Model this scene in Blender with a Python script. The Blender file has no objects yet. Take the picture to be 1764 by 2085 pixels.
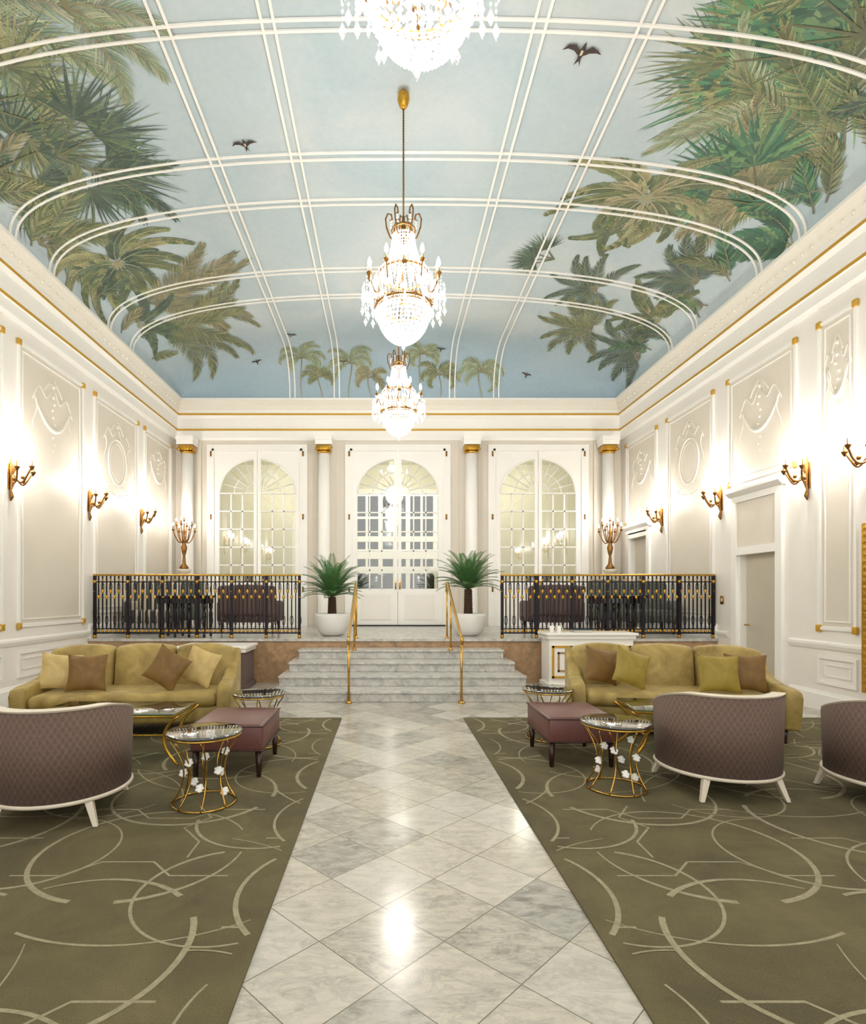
import bpy, bmesh, math, random
import numpy as np
from mathutils import Vector, Matrix
random.seed(7)
pi=math.pi
scene=bpy.context.scene
COL=scene.collection

# ------------------------------------------------------------------ colour / materials
def lin(r,g,b):
    f=lambda c:(c/255/12.92 if c/255<=0.04045 else ((c/255+0.055)/1.055)**2.4)
    return (f(r),f(g),f(b),1.0)

class NT:
    def __init__(s,name):
        s.m=bpy.data.materials.new(name); s.m.use_nodes=True
        s.t=s.m.node_tree; s.b=s.t.nodes['Principled BSDF']; s.out=s.t.nodes['Material Output']
    def n(s,ty,**kw):
        nd=s.t.nodes.new(ty)
        for k,v in kw.items(): setattr(nd,k,v)
        return nd
    def l(s,a,b): s.t.links.new(a,b)
    def setin(s,sock,v):
        if isinstance(v,bpy.types.NodeSocket): s.l(v,sock)
        else: sock.default_value=v
    def math(s,op,a,b=None,c=None,clamp=False):
        nd=s.n('ShaderNodeMath',operation=op); nd.use_clamp=clamp
        s.setin(nd.inputs[0],a)
        if b is not None: s.setin(nd.inputs[1],b)
        if c is not None: s.setin(nd.inputs[2],c)
        return nd.outputs[0]
    def obj(s): return s.n('ShaderNodeTexCoord').outputs['Object']
    def sep(s,v):
        nd=s.n('ShaderNodeSeparateXYZ'); s.l(v,nd.inputs[0]); return nd.outputs
    def noise(s,vec,scale,detail=4,rough=.5,dist=0):
        nd=s.n('ShaderNodeTexNoise'); 
        if vec is not None: s.l(vec,nd.inputs['Vector'])
        nd.inputs['Scale'].default_value=scale; nd.inputs['Detail'].default_value=detail
        nd.inputs['Roughness'].default_value=rough; nd.inputs['Distortion'].default_value=dist
        return nd.outputs['Fac']
    def ramp(s,fac,stops):
        nd=s.n('ShaderNodeValToRGB'); s.l(fac,nd.inputs[0]); e=nd.color_ramp.elements
        while len(e)<len(stops): e.new(0.5)
        for i,(p,c) in enumerate(stops): e[i].position=p; e[i].color=c
        return nd.outputs[0]
    def mix(s,fac,a,b,mode='MIX'):
        nd=s.n('ShaderNodeMix',data_type='RGBA',blend_type=mode)
        s.setin(nd.inputs[0],fac); s.setin(nd.inputs[6],a); s.setin(nd.inputs[7],b)
        return nd.outputs[2]
    def bump(s,h,strength=.2,dist=.01):
        nd=s.n('ShaderNodeBump'); nd.inputs['Strength'].default_value=strength; nd.inputs['Distance'].default_value=dist
        s.l(h,nd.inputs['Height']); s.l(nd.outputs[0],s.b.inputs['Normal'])
    def col(s,v): s.setin(s.b.inputs['Base Color'],v)
    def p(s,**kw):
        for k,v in kw.items(): s.b.inputs[k.replace('_',' ')].default_value=v

def simple(name,c,rough=.5,metal=0.,var=.06,scale=12,bump=0.,sheen=0.,coat=0.):
    t=NT(name); f=t.noise(t.obj(),scale,4)
    c0=tuple(max(0,x*(1-var)) for x in c[:3])+(1,); c1=tuple(min(1,x*(1+var)) for x in c[:3])+(1,)
    t.col(t.ramp(f,[(.3,c0),(.7,c1)])); t.p(Roughness=rough,Metallic=metal)
    if sheen: t.p(Sheen_Weight=sheen)
    if coat: t.p(Coat_Weight=coat)
    if bump: t.bump(t.noise(t.obj(),scale*4,3),bump,.01)
    return t.m
def emis(name,c,st):
    t=NT(name); t.p(Base_Color=c,Emission_Color=c,Emission_Strength=st)
    f=t.noise(t.obj(),8,1); t.l(t.ramp(f,[(0,c),(1,tuple(min(1,x*1.03) for x in c[:3])+(1,))]),t.b.inputs['Emission Color'])
    t.m.cycles.emission_sampling='NONE'
    return t.m

M={}
M['white']=simple('white_paint',lin(238,233,224),.45,var=.015,scale=3)
M['trimw']=simple('white_trim_paint',lin(244,241,234),.35,var=.01,scale=3)
M['cream']=simple('cream_panel_paint',lin(219,210,195),.5,var=.02,scale=2)
M['beige']=simple('beige_panel_paint',lin(212,206,184),.5,var=.02,scale=2)
M['relief']=simple('plaster_relief',lin(231,225,212),.5,var=.02,scale=20)
M['gold']=simple('gilt_gold',lin(200,152,56),.32,metal=.85,var=.15,scale=30)
M['goldp']=simple('gold_paint_line',lin(196,150,44),.5,metal=.15,var=.1,scale=30)
M['brass']=simple('polished_brass',lin(196,154,76),.24,metal=1,var=.1,scale=20)
M['bronze']=simple('antique_bronze_gilt',lin(136,96,48),.4,metal=.85,var=.3,scale=40)
M['iron']=simple('dark_iron',lin(34,30,36),.4,metal=.6,var=.2,scale=20)
M['black']=simple('black_lacquer',lin(18,16,17),.15,var=.2,scale=10,coat=.5)
M['leather']=simple('burgundy_leather',lin(100,60,54),.38,var=.08,scale=40,bump=.08)
M['mauve']=simple('mauve_fabric',lin(96,76,70),.8,var=.12,scale=60,bump=.2,sheen=.05)
M['darkwood']=simple('dark_wood',lin(50,28,22),.3,var=.2,scale=20)
M['ivory']=simple('ivory_lacquer_wood',lin(212,200,180),.35,var=.04,scale=10)
M['bowl']=simple('matte_white_ceramic',lin(235,232,226),.3,var=.02,scale=5)
M['soil']=simple('soil',lin(50,38,28),.95,var=.4,scale=60,bump=.5)
M['flower']=simple('white_porcelain',lin(240,238,232),.2,var=.03,scale=30)
M['doorp']=simple('door_beige_paint',lin(196,188,170),.45,var=.02,scale=3)
M['grey']=simple('grey_green_fabric',lin(92,96,86),.85,var=.45,scale=35,bump=.2)
M['bulb']=emis('warm_bulb',(1,.96,.88,1),60)
M['bluebook']=simple('blue_cover',lin(60,90,110),.5,var=.1)

def velvet(name,a,b,sh=.3):
    t=NT(name); f=t.noise(t.obj(),5,5,.6,.6)
    t.col(t.ramp(f,[(.3,a),(.7,b)])); t.p(Roughness=.6,Sheen_Weight=sh,Sheen_Roughness=.35,Sheen_Tint=(1,.9,.6,1))
    t.bump(t.noise(t.obj(),9,4),.25,.025); return t.m
M['velvet']=velvet('gold_velvet',lin(126,104,46),lin(174,150,84),.25)
M['cushl']=velvet('light_gold_satin',lin(172,146,86),lin(210,186,124))
M['cushd']=velvet('bronze_velvet',lin(98,70,24),lin(130,96,40),.12)
M['cushm']=velvet('mustard_velvet',lin(128,108,32),lin(160,138,52),.15)

def stripes(name,a,b,f):
    t=NT(name); x,y,z=t.sep(t.obj()); s=t.math('SINE',t.math('MULTIPLY',x,f))
    t.col(t.ramp(t.math('MULTIPLY_ADD',s,.5,.5),[(.35,a),(.5,b)])); t.p(Roughness=.8); return t.m
M['stripe']=stripes('striped_fabric',lin(60,62,60),lin(190,180,158),52.)
M['settee']=stripes('mauve_channelled_fabric',lin(78,60,56),lin(104,82,76),70.)

def jacquard():
    t=NT('brown_jacquard'); x,y,z=t.sep(t.obj())
    a=t.math('MULTIPLY',t.math('ARCTAN2',x,y),.43)
    s1=t.math('SINE',t.math('MULTIPLY',t.math('ADD',a,t.math('MULTIPLY',z,.6)),80.))
    s2=t.math('SINE',t.math('MULTIPLY',t.math('SUBTRACT',a,t.math('MULTIPLY',z,.6)),80.))
    m=t.math('MULTIPLY',s1,s2); m=t.math('ABSOLUTE',m)
    n=t.noise(t.obj(),70,3)
    f=t.math('MULTIPLY_ADD',m,.5,t.math('MULTIPLY',n,.5))
    t.col(t.ramp(f,[(.15,lin(114,94,80)),(.4,lin(99,78,67)),(.8,lin(90,69,59))])); t.p(Roughness=.8,Sheen_Weight=.03)
    t.bump(f,.2,.01); return t.m
M['jacq']=jacquard()

def marble(name,tiled,base=(206,202,190),dark=(140,140,134),rough=.14):
    t=NT(name); o=t.obj(); x,y,z=t.sep(o)
    vec=o
    if tiled:
        D=.525; a=t.math('DIVIDE',t.math('ADD',t.math('ADD',x,.286),t.math('SUBTRACT',y,2.369)),D)
        b=t.math('DIVIDE',t.math('SUBTRACT',t.math('ADD',x,.286),t.math('SUBTRACT',y,2.369)),D)
        fa=t.math('FLOOR',a); fb=t.math('FLOOR',b)
        cmb=t.n('ShaderNodeCombineXYZ'); t.l(fa,cmb.inputs[0]); t.l(fb,cmb.inputs[1])
        wn=t.n('ShaderNodeTexWhiteNoise',noise_dimensions='3D'); t.l(cmb.outputs[0],wn.inputs[0])
        vm=t.n('ShaderNodeVectorMath',operation='MULTIPLY_ADD'); t.l(wn.outputs['Color'],vm.inputs[0]); vm.inputs[1].default_value=(20,20,20); t.l(o,vm.inputs[2])
        vec=vm.outputs[0]
    mp=t.n('ShaderNodeMapping'); t.l(vec,mp.inputs[0]); mp.inputs['Rotation'].default_value=(0,0,.6); mp.inputs['Scale'].default_value=(1.,2.2,1.)
    n1=t.noise(mp.outputs[0],3.2,9,.68,1.2)
    v=t.math('ABSOLUTE',t.math('SUBTRACT',n1,.5)); v=t.math('MULTIPLY',v,18.,clamp=True)
    n2=t.noise(mp.outputs[0],7,9,.78,.6)
    amt=.65 if not tiled else t.math('MULTIPLY_ADD',t.math('POWER',wn.outputs['Value'],2.),.65,.28)
    vein=t.mix(t.math('MULTIPLY',t.math('SUBTRACT',1.,v),amt),lin(*base),lin(*dark))
    cl=t.ramp(n2,[(.36,lin(*[int(c*.68) for c in base])),(.57,lin(*[min(255,int(c*1.04)) for c in base]))])
    c=t.mix(amt,vein,cl)
    if tiled:
        tv=t.ramp(wn.outputs['Value'],[(0,(1,1,1,1)),(.5,lin(248,245,238)),(.8,lin(230,230,227)),(1,lin(212,214,214))])
        c=t.mix(1.,c,tv,'MULTIPLY')
        def edge(q): 
            fr=t.math('FRACT',q); return t.math('MINIMUM',fr,t.math('SUBTRACT',1.,fr))
        e=t.math('MINIMUM',edge(a),edge(b))
        g=t.math('LESS_THAN',e,.006)
        c=t.mix(g,c,lin(120,112,98))
    t.col(c); t.p(Roughness=rough); t.b.inputs['Specular IOR Level'].default_value=.42; return t.m
M['floor']=marble('diamond_marble_tiles',True,(202,197,185),(118,118,115),.16)
M['stair']=marble('pale_veined_marble',False,(200,198,190),(150,152,150),.25)
M['brownm']=marble('tan_marble',False,(176,144,108),(140,108,80),.3)

def carpet():
    t=NT('olive_carpet'); f=t.noise(t.obj(),1.8,6,.65,.5); g=t.noise(t.obj(),160,2)
    c=t.ramp(f,[(.35,lin(74,66,41)),(.65,lin(104,95,62))])
    c=t.mix(.25,c,t.ramp(g,[(.3,lin(52,46,26)),(.7,lin(124,114,80))])); t.col(c)
    t.p(Roughness=.95); t.bump(g,.4,.005); return t.m
M['carpet']=carpet()
M['carpl']=simple('carpet_line_wool',lin(146,138,110),.95,var=.18,scale=40,bump=.3)

def glassm(name,tint,gl=.35,rough=.02):
    t=NT(name); t.t.nodes.remove(t.b)
    tr=t.n('ShaderNodeBsdfTransparent'); tr.inputs[0].default_value=tint
    g=t.n('ShaderNodeBsdfGlossy'); g.inputs['Roughness'].default_value=rough
    fr=t.n('ShaderNodeLayerWeight'); fr.inputs[0].default_value=gl
    mx=t.n('ShaderNodeMixShader'); t.l(t.math('MULTIPLY_ADD',fr.outputs['Facing'],.8,gl*.4,clamp=True),mx.inputs[0]); t.l(tr.outputs[0],mx.inputs[1]); t.l(g.outputs[0],mx.inputs[2]); t.l(mx.outputs[0],t.out.inputs[0])
    return t.m
M['glass']=glassm('clear_glass',(.93,.95,.92,1),.25)
M['tglass']=glassm('table_glass',(.40,.55,.50,1),.35)
def crystal(name='crystal',em=.9,mixf=.42):
    t=NT(name); t.t.nodes.remove(t.b)
    tr=t.n('ShaderNodeBsdfTransparent'); tr.inputs[0].default_value=(.97,.97,.98,1)
    g=t.n('ShaderNodeBsdfGlossy'); g.inputs['Roughness'].default_value=.06
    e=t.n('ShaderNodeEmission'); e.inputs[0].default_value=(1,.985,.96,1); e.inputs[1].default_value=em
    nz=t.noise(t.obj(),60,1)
    t.l(t.math('MULTIPLY',t.math('POWER',nz,3.),em*8),e.inputs[1])  # speckled emission stands in for lamplight caught by the crystal
    mx=t.n('ShaderNodeMixShader'); mx.inputs[0].default_value=mixf; t.l(tr.outputs[0],mx.inputs[1]); t.l(g.outputs[0],mx.inputs[2])
    ad=t.n('ShaderNodeAddShader'); t.l(mx.outputs[0],ad.inputs[0]); t.l(e.outputs[0],ad.inputs[1]); t.l(ad.outputs[0],t.out.inputs[0])
    t.m.cycles.emission_sampling='NONE'
    return t.m
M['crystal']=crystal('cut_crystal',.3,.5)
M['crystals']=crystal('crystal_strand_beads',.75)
M['crystalb']=crystal('added_glow_crystal_beads',1.15)
def mirror():
    t=NT('mirror_glass'); t.p(Metallic=1,Roughness=.03); t.col(t.ramp(t.noise(t.obj(),2,1),[(0,(.8,.8,.78,1)),(1,(.86,.86,.84,1))])); return t.m
M['mirror']=mirror()
M['darkglass']=simple('dark_reflection_glass',lin(28,38,54),.08,var=.6,scale=4)  # dark blue pane of the added corridor window, for dark reflections

# ------------------------------------------------------------------ mesh builder
class MB:
    def __init__(s): s.v=[];s.f=[];s.m=[];s.s=[]
    def add(s,vs,fs,mat=0,smooth=False):
        o=len(s.v); s.v.extend([tuple(v) for v in vs])
        for f in fs: s.f.append([i+o for i in f]); s.m.append(mat); s.s.append(smooth)
        return s
    def box(s,x0,x1,y0,y1,z0,z1,mat=0):
        v=[(x,y,z) for x in(x0,x1) for y in(y0,y1) for z in(z0,z1)]
        return s.add(v,[(0,1,3,2),(4,6,7,5),(0,4,5,1),(2,3,7,6),(0,2,6,4),(1,5,7,3)],mat)
    def rbox(s,c,d,r,mat=0,seg=3,mtx=None,fn=None,sub=0):
        bm=bmesh.new(); bmesh.ops.create_cube(bm,size=1)
        bmesh.ops.scale(bm,vec=d,verts=bm.verts)
        bmesh.ops.bevel(bm,geom=bm.edges[:],offset=min(r,min(d)*.49),segments=seg,profile=.5,affect='EDGES')
        if sub: bmesh.ops.subdivide_edges(bm,edges=[e for e in bm.edges if e.calc_length()>.1],cuts=sub,use_grid_fill=True)
        vs=[]
        for v in bm.verts:
            p=v.co.copy()
            if fn: p=Vector(fn(p.x,p.y,p.z))
            if mtx: p=mtx@p
            vs.append(p+Vector(c))
        bm.verts.index_update()
        s.add(vs,[[v.index for v in f.verts] for f in bm.faces],mat,True); bm.free(); return s
    def lathe(s,prof,n=24,c=(0,0,0),mat=0,smooth=True,sx=1,sy=1):
        vs=[];fs=[]
        for r,z in prof:
            for i in range(n):
                a=2*pi*i/n; vs.append((c[0]+r*math.cos(a)*sx,c[1]+r*math.sin(a)*sy,c[2]+z))
        for j in range(len(prof)-1):
            for i in range(n):
                k=(i+1)%n; fs.append((j*n+i,j*n+k,(j+1)*n+k,(j+1)*n+i))
        if prof[0][0]>1e-4: fs.append(tuple(range(n))[::-1])
        if prof[-1][0]>1e-4: fs.append(tuple((len(prof)-1)*n+i for i in range(n)))
        return s.add(vs,fs,mat,smooth)
    def tube(s,pts,r,n=6,mat=0,closed=False):
        pts=[Vector(p) for p in pts]; N=len(pts); vs=[];fs=[]
        rr=r if isinstance(r,(list,tuple)) else [r]*N
        up=None
        for i,p in enumerate(pts):
            if closed: t=(pts[(i+1)%N]-pts[i-1]).normalized()
            else: t=(pts[min(i+1,N-1)]-pts[max(i-1,0)]).normalized()
            if up is None:
                up=Vector((0,0,1)) if abs(t.z)<.9 else Vector((1,0,0))
            a=t.cross(up)
            if a.length<1e-4: a=t.orthogonal()
            a.normalize(); b=a.cross(t).normalized(); up=b
            for k in range(n):
                q=2*pi*k/n; vs.append(p+(a*math.cos(q)+b*math.sin(q))*rr[i])
        M_=N if closed else N-1
        for i in range(M_):
            j=(i+1)%N
            for k in range(n):
                l=(k+1)%n; fs.append((i*n+k,i*n+l,j*n+l,j*n+k))
        if not closed: fs.append(tuple(range(n))[::-1]); fs.append(tuple((N-1)*n+k for k in range(n)))
        return s.add(vs,fs,mat,True)
    def ring(s,R,r,z,n=32,m=6,mat=0,c=(0,0)):
        return s.tube([(c[0]+R*math.cos(2*pi*i/n),c[1]+R*math.sin(2*pi*i/n),z) for i in range(n)],r,m,mat,True)
    def ball(s,c,r,mat=0,n=8,sz=1.):
        k=max(4,n//2); return s.lathe([(r*math.sin(pi*i/k)+1e-5*(i in(0,k)),-r*sz*math.cos(pi*i/k)) for i in range(k+1)],n,c,mat)
    def octa(s,c,r,h,mat=0):
        x,y,z=c; v=[(x+r,y,z),(x,y+r,z),(x-r,y,z),(x,y-r,z),(x,y,z+h),(x,y,z-h)]
        return s.add(v,[(0,1,4),(1,2,4),(2,3,4),(3,0,4),(1,0,5),(2,1,5),(3,2,5),(0,3,5)],mat)
    def extr(s,poly,axis,a,b,mat=0,smooth=False):
        def P(u,v,w): return {'x':(w,u,v),'y':(u,w,v),'z':(u,v,w)}[axis]
        n=len(poly); vs=[P(u,v,a) for u,v in poly]+[P(u,v,b) for u,v in poly]
        fs=[tuple(range(n)),tuple(range(2*n-1,n-1,-1))]+[(i,i+n,(i+1)%n+n,(i+1)%n) for i in range(n)]
        return s.add(vs,fs,mat,smooth)

def mk(name,mb,mats,loc=(0,0,0),parent=None,rotz=0,label=None,cat=None,group=None,bevel=0,kind=None,subsurf=0,recalc=True,seg=2):
    me=bpy.data.meshes.new(name); me.from_pydata(mb.v,[],mb.f)
    for k in mats: me.materials.append(M[k] if isinstance(k,str) else k)
    me.polygons.foreach_set('material_index',mb.m); me.polygons.foreach_set('use_smooth',mb.s)
    if recalc:
        bm=bmesh.new(); bm.from_mesh(me); bmesh.ops.recalc_face_normals(bm,faces=bm.faces); bm.to_mesh(me); bm.free()
    me.update()
    o=bpy.data.objects.new(name,me); COL.objects.link(o); o.location=loc; o.rotation_euler=(0,0,rotz)
    if parent: o.parent=parent
    tag(o,label,cat,group,kind)
    if bevel:
        b=o.modifiers.new('bevel','BEVEL'); b.width=bevel; b.segments=seg; b.limit_method='ANGLE'; b.angle_limit=.6
    if subsurf:
        b=o.modifiers.new('sub','SUBSURF'); b.levels=subsurf; b.render_levels=subsurf
    return o
def tag(o,label=None,cat=None,group=None,kind=None):
    if label: o['label']=label
    if cat: o['category']=cat
    if group: o['group']=group
    if kind: o['kind']=kind
def empty(name,loc,label,cat,group=None,rotz=0):
    o=bpy.data.objects.new(name,None); o.empty_display_size=.1; COL.objects.link(o); o.location=loc; o.rotation_euler=(0,0,rotz); tag(o,label,cat,group); return o
def clone(o,parent=None,loc=None,rotz=None,label=None):
    c=o.copy(); COL.objects.link(c)
    if parent is not None: c.parent=parent
    if loc is not None: c.location=loc
    if rotz is not None: c.rotation_euler=(0,0,rotz)
    if label: c['label']=label
    for ch in list(o.children): clone(ch,c)
    return c
LC=(1,.96,.90)
def light(name,loc,w,r=.06,col=LC,parent=None):
    L=bpy.data.lights.new(name,'POINT'); L.energy=w; L.shadow_soft_size=r; L.color=col
    o=bpy.data.objects.new(name,L); COL.objects.link(o); o.location=loc
    if parent: o.parent=parent
    return o

# ------------------------------------------------------------------ dimensions
XL,XR=-4.99,5.51; YB=13.3; YF=-3.0; XC=(XL+XR)/2
D1,D2=7.68,9.42; HP=.737
ZC=6.02

# ------------------------------------------------------------------ room shell
mb=MB().box(XL-.2,XR+.2,YF,D2+.1,-.1,0); mk('floor',mb,['floor'],kind='structure',label='polished pale marble floor in diamond tiles')
mb=MB(); mb.box(XL,XR,D2,YB+.05,0,HP-.045,0); mb.box(XL,XR,D2-.03,YB+.05,HP-.045,HP,1)
mk('floor_platform',mb,['brownm','stair'],kind='structure',label='raised platform with tan marble fascia')
mk('wall_left',MB().box(XL-.2,XL,YF,YB,0,ZC+.3),['white'],kind='structure',label='cream panelled wall')
mb=MB()
for a,b,z0,z1 in [(YF,7.96,0,ZC+.3),(7.96,8.85,2.08,ZC+.3),(8.85,11.93,0,ZC+.3),(11.93,12.8,2.73,ZC+.3),(11.93,12.8,0,HP-.05),(12.8,YB,0,ZC+.3)]:
    mb.box(XR,XR+.2,a,b,z0,z1)
mk('wall_right',mb,['white'],kind='structure',label='cream panelled wall with doorways')
DO=[(-3.06,1.06),(.245,1.12),(3.55,1.06)]
ZT=4.90
mb=MB(); e=[XL-.2]
for c,h in DO: e+= [c-h,c+h]
e.append(XR+.2)
for i in range(0,8,2): mb.box(e[i],e[i+1],YB,YB+.2,0,ZC+.5)
for c,h in DO: mb.box(c-h,c+h,YB,YB+.2,ZT,ZC+.5)
mk('wall_back',mb,['cream'],kind='structure',label='cream end wall with three tall arched double doors')

# corridor beyond the doors
mb=MB().box(-6.5,7,16.6,16.7,HP,5.4,0).box(-6.5,7,YB+.2,16.6,5.3,5.4,0)
mb.box(-6.6,-6.5,YB+.2,16.6,HP,5.4,0).box(7,7.1,YB+.2,16.6,HP,5.4,0)
mk('wall_corridor',mb,['beige'],kind='structure',label='beige corridor wall beyond glazed doors')
mk('floor_corridor',MB().box(-6.5,7,YB+.2,16.6,HP-.1,HP,0),['stair'],kind='structure',label='pale corridor floor')
mb=MB(); mb.box(-1.05,1.75,16.5,16.56,1.6,4.4,1)  # made-up window, put in to give the centre door its dark reflections
for i in range(8): x=-1.0+i*.4; w=.035 if i%2 else .065; mb.box(x-w,x+w,16.44,16.5,1.6,4.4,0)
for z,w in ((1.6,.05),(2.2,.10),(2.66,.14),(3.1,.08),(3.72,.035),(4.4,.05)): mb.box(-1.1,1.8,16.43,16.5,z-w,z+w,0)
mk('reflection_window',mb,['trimw','darkglass'],kind='structure',label='white-barred dark blue night window in corridor')
for i,(c,w,y) in enumerate([(-3.55,.7,15.2),(-2.2,.7,15.3),(-.35,.62,14.9),(.95,.62,14.9),(2.7,.6,15.3),(4.2,.8,15.2)]):
    mb=MB(); 
    mb.rbox((0,0,.45),(w,.5,.14),.05,0); mb.rbox((0,.22,.88),(w,.12,.80),.05,0)
    for sx in(-1,1):
        mb.rbox((sx*w*.46,0,.6),(.07,.5,.08),.02,1)
        for yy in(-.2,.2): mb.box(sx*w*.42-.025,sx*w*.42+.025,yy-.025,yy+.025,0,.5,1)
    mk('corridor_chair',mb,['black','darkwood'],(c,y,HP),label='dark high-back armchair seen through the glazed doors',cat='chair',group='dark chairs in the corridor')
for x in(-3.1,.3,3.6): light('corridor_light',(x,15,4.6),85,.2)

# cornice sweep
def sweep(prof,mats,name,label):
    mb=MB(); n=len(prof)
    P=lambda o:[(XL+o,YF),(XL+o,YB-o),(XR-o,YB-o),(XR-o,YF)]
    for k in range(4):
        for o,z,_ in prof: x,y=P(o)[k]; mb.v.append((x,y,z))
    for k in range(3):
        for j in range(n-1):
            mb.f.append([k*n+j,k*n+j+1,(k+1)*n+j+1,(k+1)*n+j]); mb.m.append(prof[j][2]); mb.s.append(False)
    return mk(name,mb,mats,kind='structure',label=label,recalc=True)
prof=[(0,5.10,0),(.03,5.10,0),(.05,5.16,0),(.05,5.31,0),(.075,5.315,1),(.075,5.36,1),(.055,5.365,0),(.055,5.42,0),(.07,5.60,0),(.10,5.64,0),(.115,5.665,1),(.115,5.71,1),(.09,5.715,0),(.11,5.78,2),(.15,5.88,2),(.2,5.95,2),(.23,5.985,0),(.23,6.03,0),(.18,6.03,0),(0,6.05,0)]
sweep(prof,['trimw','goldp','relief'],'trim_1','white cornice with two gilt lines')
mb=MB()
def studs(x0,y0,x1,y1,z,step,r):
    L=math.hypot(x1-x0,y1-y0); n=int(L/step)
    for i in range(n): t=(i+.5)/n; mb.ball((x0+(x1-x0)*t,y0+(y1-y0)*t,z),r,0,6)
studs(XL+.14,0,XL+.14,YB-.15,5.86,.16,.03); studs(XR-.14,0,XR-.14,YB-.15,5.86,.16,.03)
mk('trim_2',mb,['relief'],kind='structure',label='row of plaster rosettes along the cornice')

for nm,x,s in(('left',XL,1),('right',XR,-1)):
    mb=MB()
    segs=[(YF,D2)] if s==1 else [(YF,7.72),(9.1,D2)]
    for a,b in segs:
        mb.extr([(x,0),(x+s*.035,0),(x+s*.035,.2),(x+s*.015,.24),(x,.25)],'y',a,b)
        mb.extr([(x,.78),(x+s*.02,.78),(x+s*.045,.83),(x+s*.045,.86),(x,.88)],'y',a,b)
    segs=[(D2,YB)] if s==1 else [(D2,11.78),(12.95,YB)]
    for a,b in segs: mb.extr([(x,HP),(x+s*.035,HP),(x+s*.035,HP+.2),(x,HP+.25)],'y',a,b)
    mk('baseboard_'+nm,mb,['trimw'],kind='structure',label='white skirting and dado rail')

TN=[10]
def tn(): TN[0]+=1; return 'trim_%d'%TN[0]
def panel(x,s,y0,y1,z0,z1,relief=None,stud=True,field=True):
    mb=MB()
    if field: mb.box(min(x,x+s*.006),max(x,x+s*.006),y0+.06,y1-.06,z0+.06,z1-.06,2)
    for ins,w,t in((0,.04,.03),(.1,.018,.018)):
        a,b,c,d=y0+ins,y1-ins,z0+ins,z1-ins; xx=sorted((x,x+s*t))
        mb.box(xx[0],xx[1],a,a+w,c,d,0); mb.box(xx[0],xx[1],b-w,b,c,d,0)
        mb.box(xx[0],xx[1],a+w,b-w,c,c+w,0); mb.box(xx[0],xx[1],a+w,b-w,d-w,d,0)
    if stud:
        for yy in(y0+.02,y1-.02):
            for zz in(z0+.02,z1-.02):
                mb.rbox((x+s*.025,yy,zz),(.04,.07,.09),.012,1)
    cy=(y0+y1)/2; zt=z1-.25; X=x+s*.006
    w=(y1-y0)*.27
    if relief in('swag','oval'):
        for q in(-1,1):
            mb.tube([(X,cy+q*w*math.sin(t*pi)*.5,zt-.12+.12*math.cos(t*2*pi)*(.5+.5*t)) for t in [i/12 for i in range(13)]],.012,5,3)
            mb.tube([(X,cy+q*(.05+w*t),zt-.16-.10*math.sin(t*7)-.2*t) for t in [i/10 for i in range(11)]],.010,5,3)
            mb.tube([(X,cy+q*(w-.05*math.sin(t*5)),zt-.36-.45*t) for t in [i/8 for i in range(9)]],[.016*(1-.6*i/8) for i in range(9)],5,3)
        mb.ball((X,cy,zt-.1),.026,3)
    if relief=='swag':
        mb.tube([(X,cy+w*t,zt-.75+.36*t*t) for t in [i/12-1 for i in range(25)]],[.012+.022*(1-abs(i/12-1)) for i in range(25)],7,3)
        for i in range(9): t=i/8; mb.ball((X,cy+.03*math.sin(i*2.),zt-.25-.8*t),.025*(1-.5*t),3,6)
    if relief=='oval':
        mb.tube([(X,cy+w*.75*math.cos(a),zt-.75+.42*math.sin(a)) for a in [2*pi*i/28 for i in range(28)]],.018,6,3,True)
        mb.tube([(X,cy+w*.6*math.cos(a),zt-.75+.34*math.sin(a)) for a in [2*pi*i/28 for i in range(28)]],.008,5,3,True)
        for q in(-1,1): mb.tube([(X,cy+q*(.04+w*.9*math.sin(t*pi)),zt-1.15-.2*t) for t in [i/8 for i in range(9)]],.012,5,3)
    mk(tn(),mb,['trimw','goldp','cream','relief'],kind='structure',label='moulded wall panel with gilt corner studs')
for y0,y1,r in((1.7,3.3,'swag'),(3.65,5.3,'oval'),(5.6,7.3,'swag'),(7.6,9.25,'swag'),(9.58,11.27,'oval'),(11.55,13.0,'swag')):
    panel(XL,1,y0,y1,1.02 if y0<9.4 else 1.15,4.9,r)
for y0,y1,z0,r in((3.9,6.15,1.02,'swag'),(6.6,7.2,1.02,'swag'),(7.58,9.12,3.2,'swag'),(9.5,11.1,1.05,'oval'),(11.5,13.0,3.05,'swag')):
    panel(XR,-1,y0,y1,z0,4.9,r)
for y0,y1 in((3.65,5.3),(5.6,7.3),(7.6,9.25)): panel(XL,1,y0,y1,.34,.70,None,False,False)
for y0,y1 in((3.9,6.15),(6.6,7.2)): panel(XR,-1,y0,y1,.34,.70,None,False,False)

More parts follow.
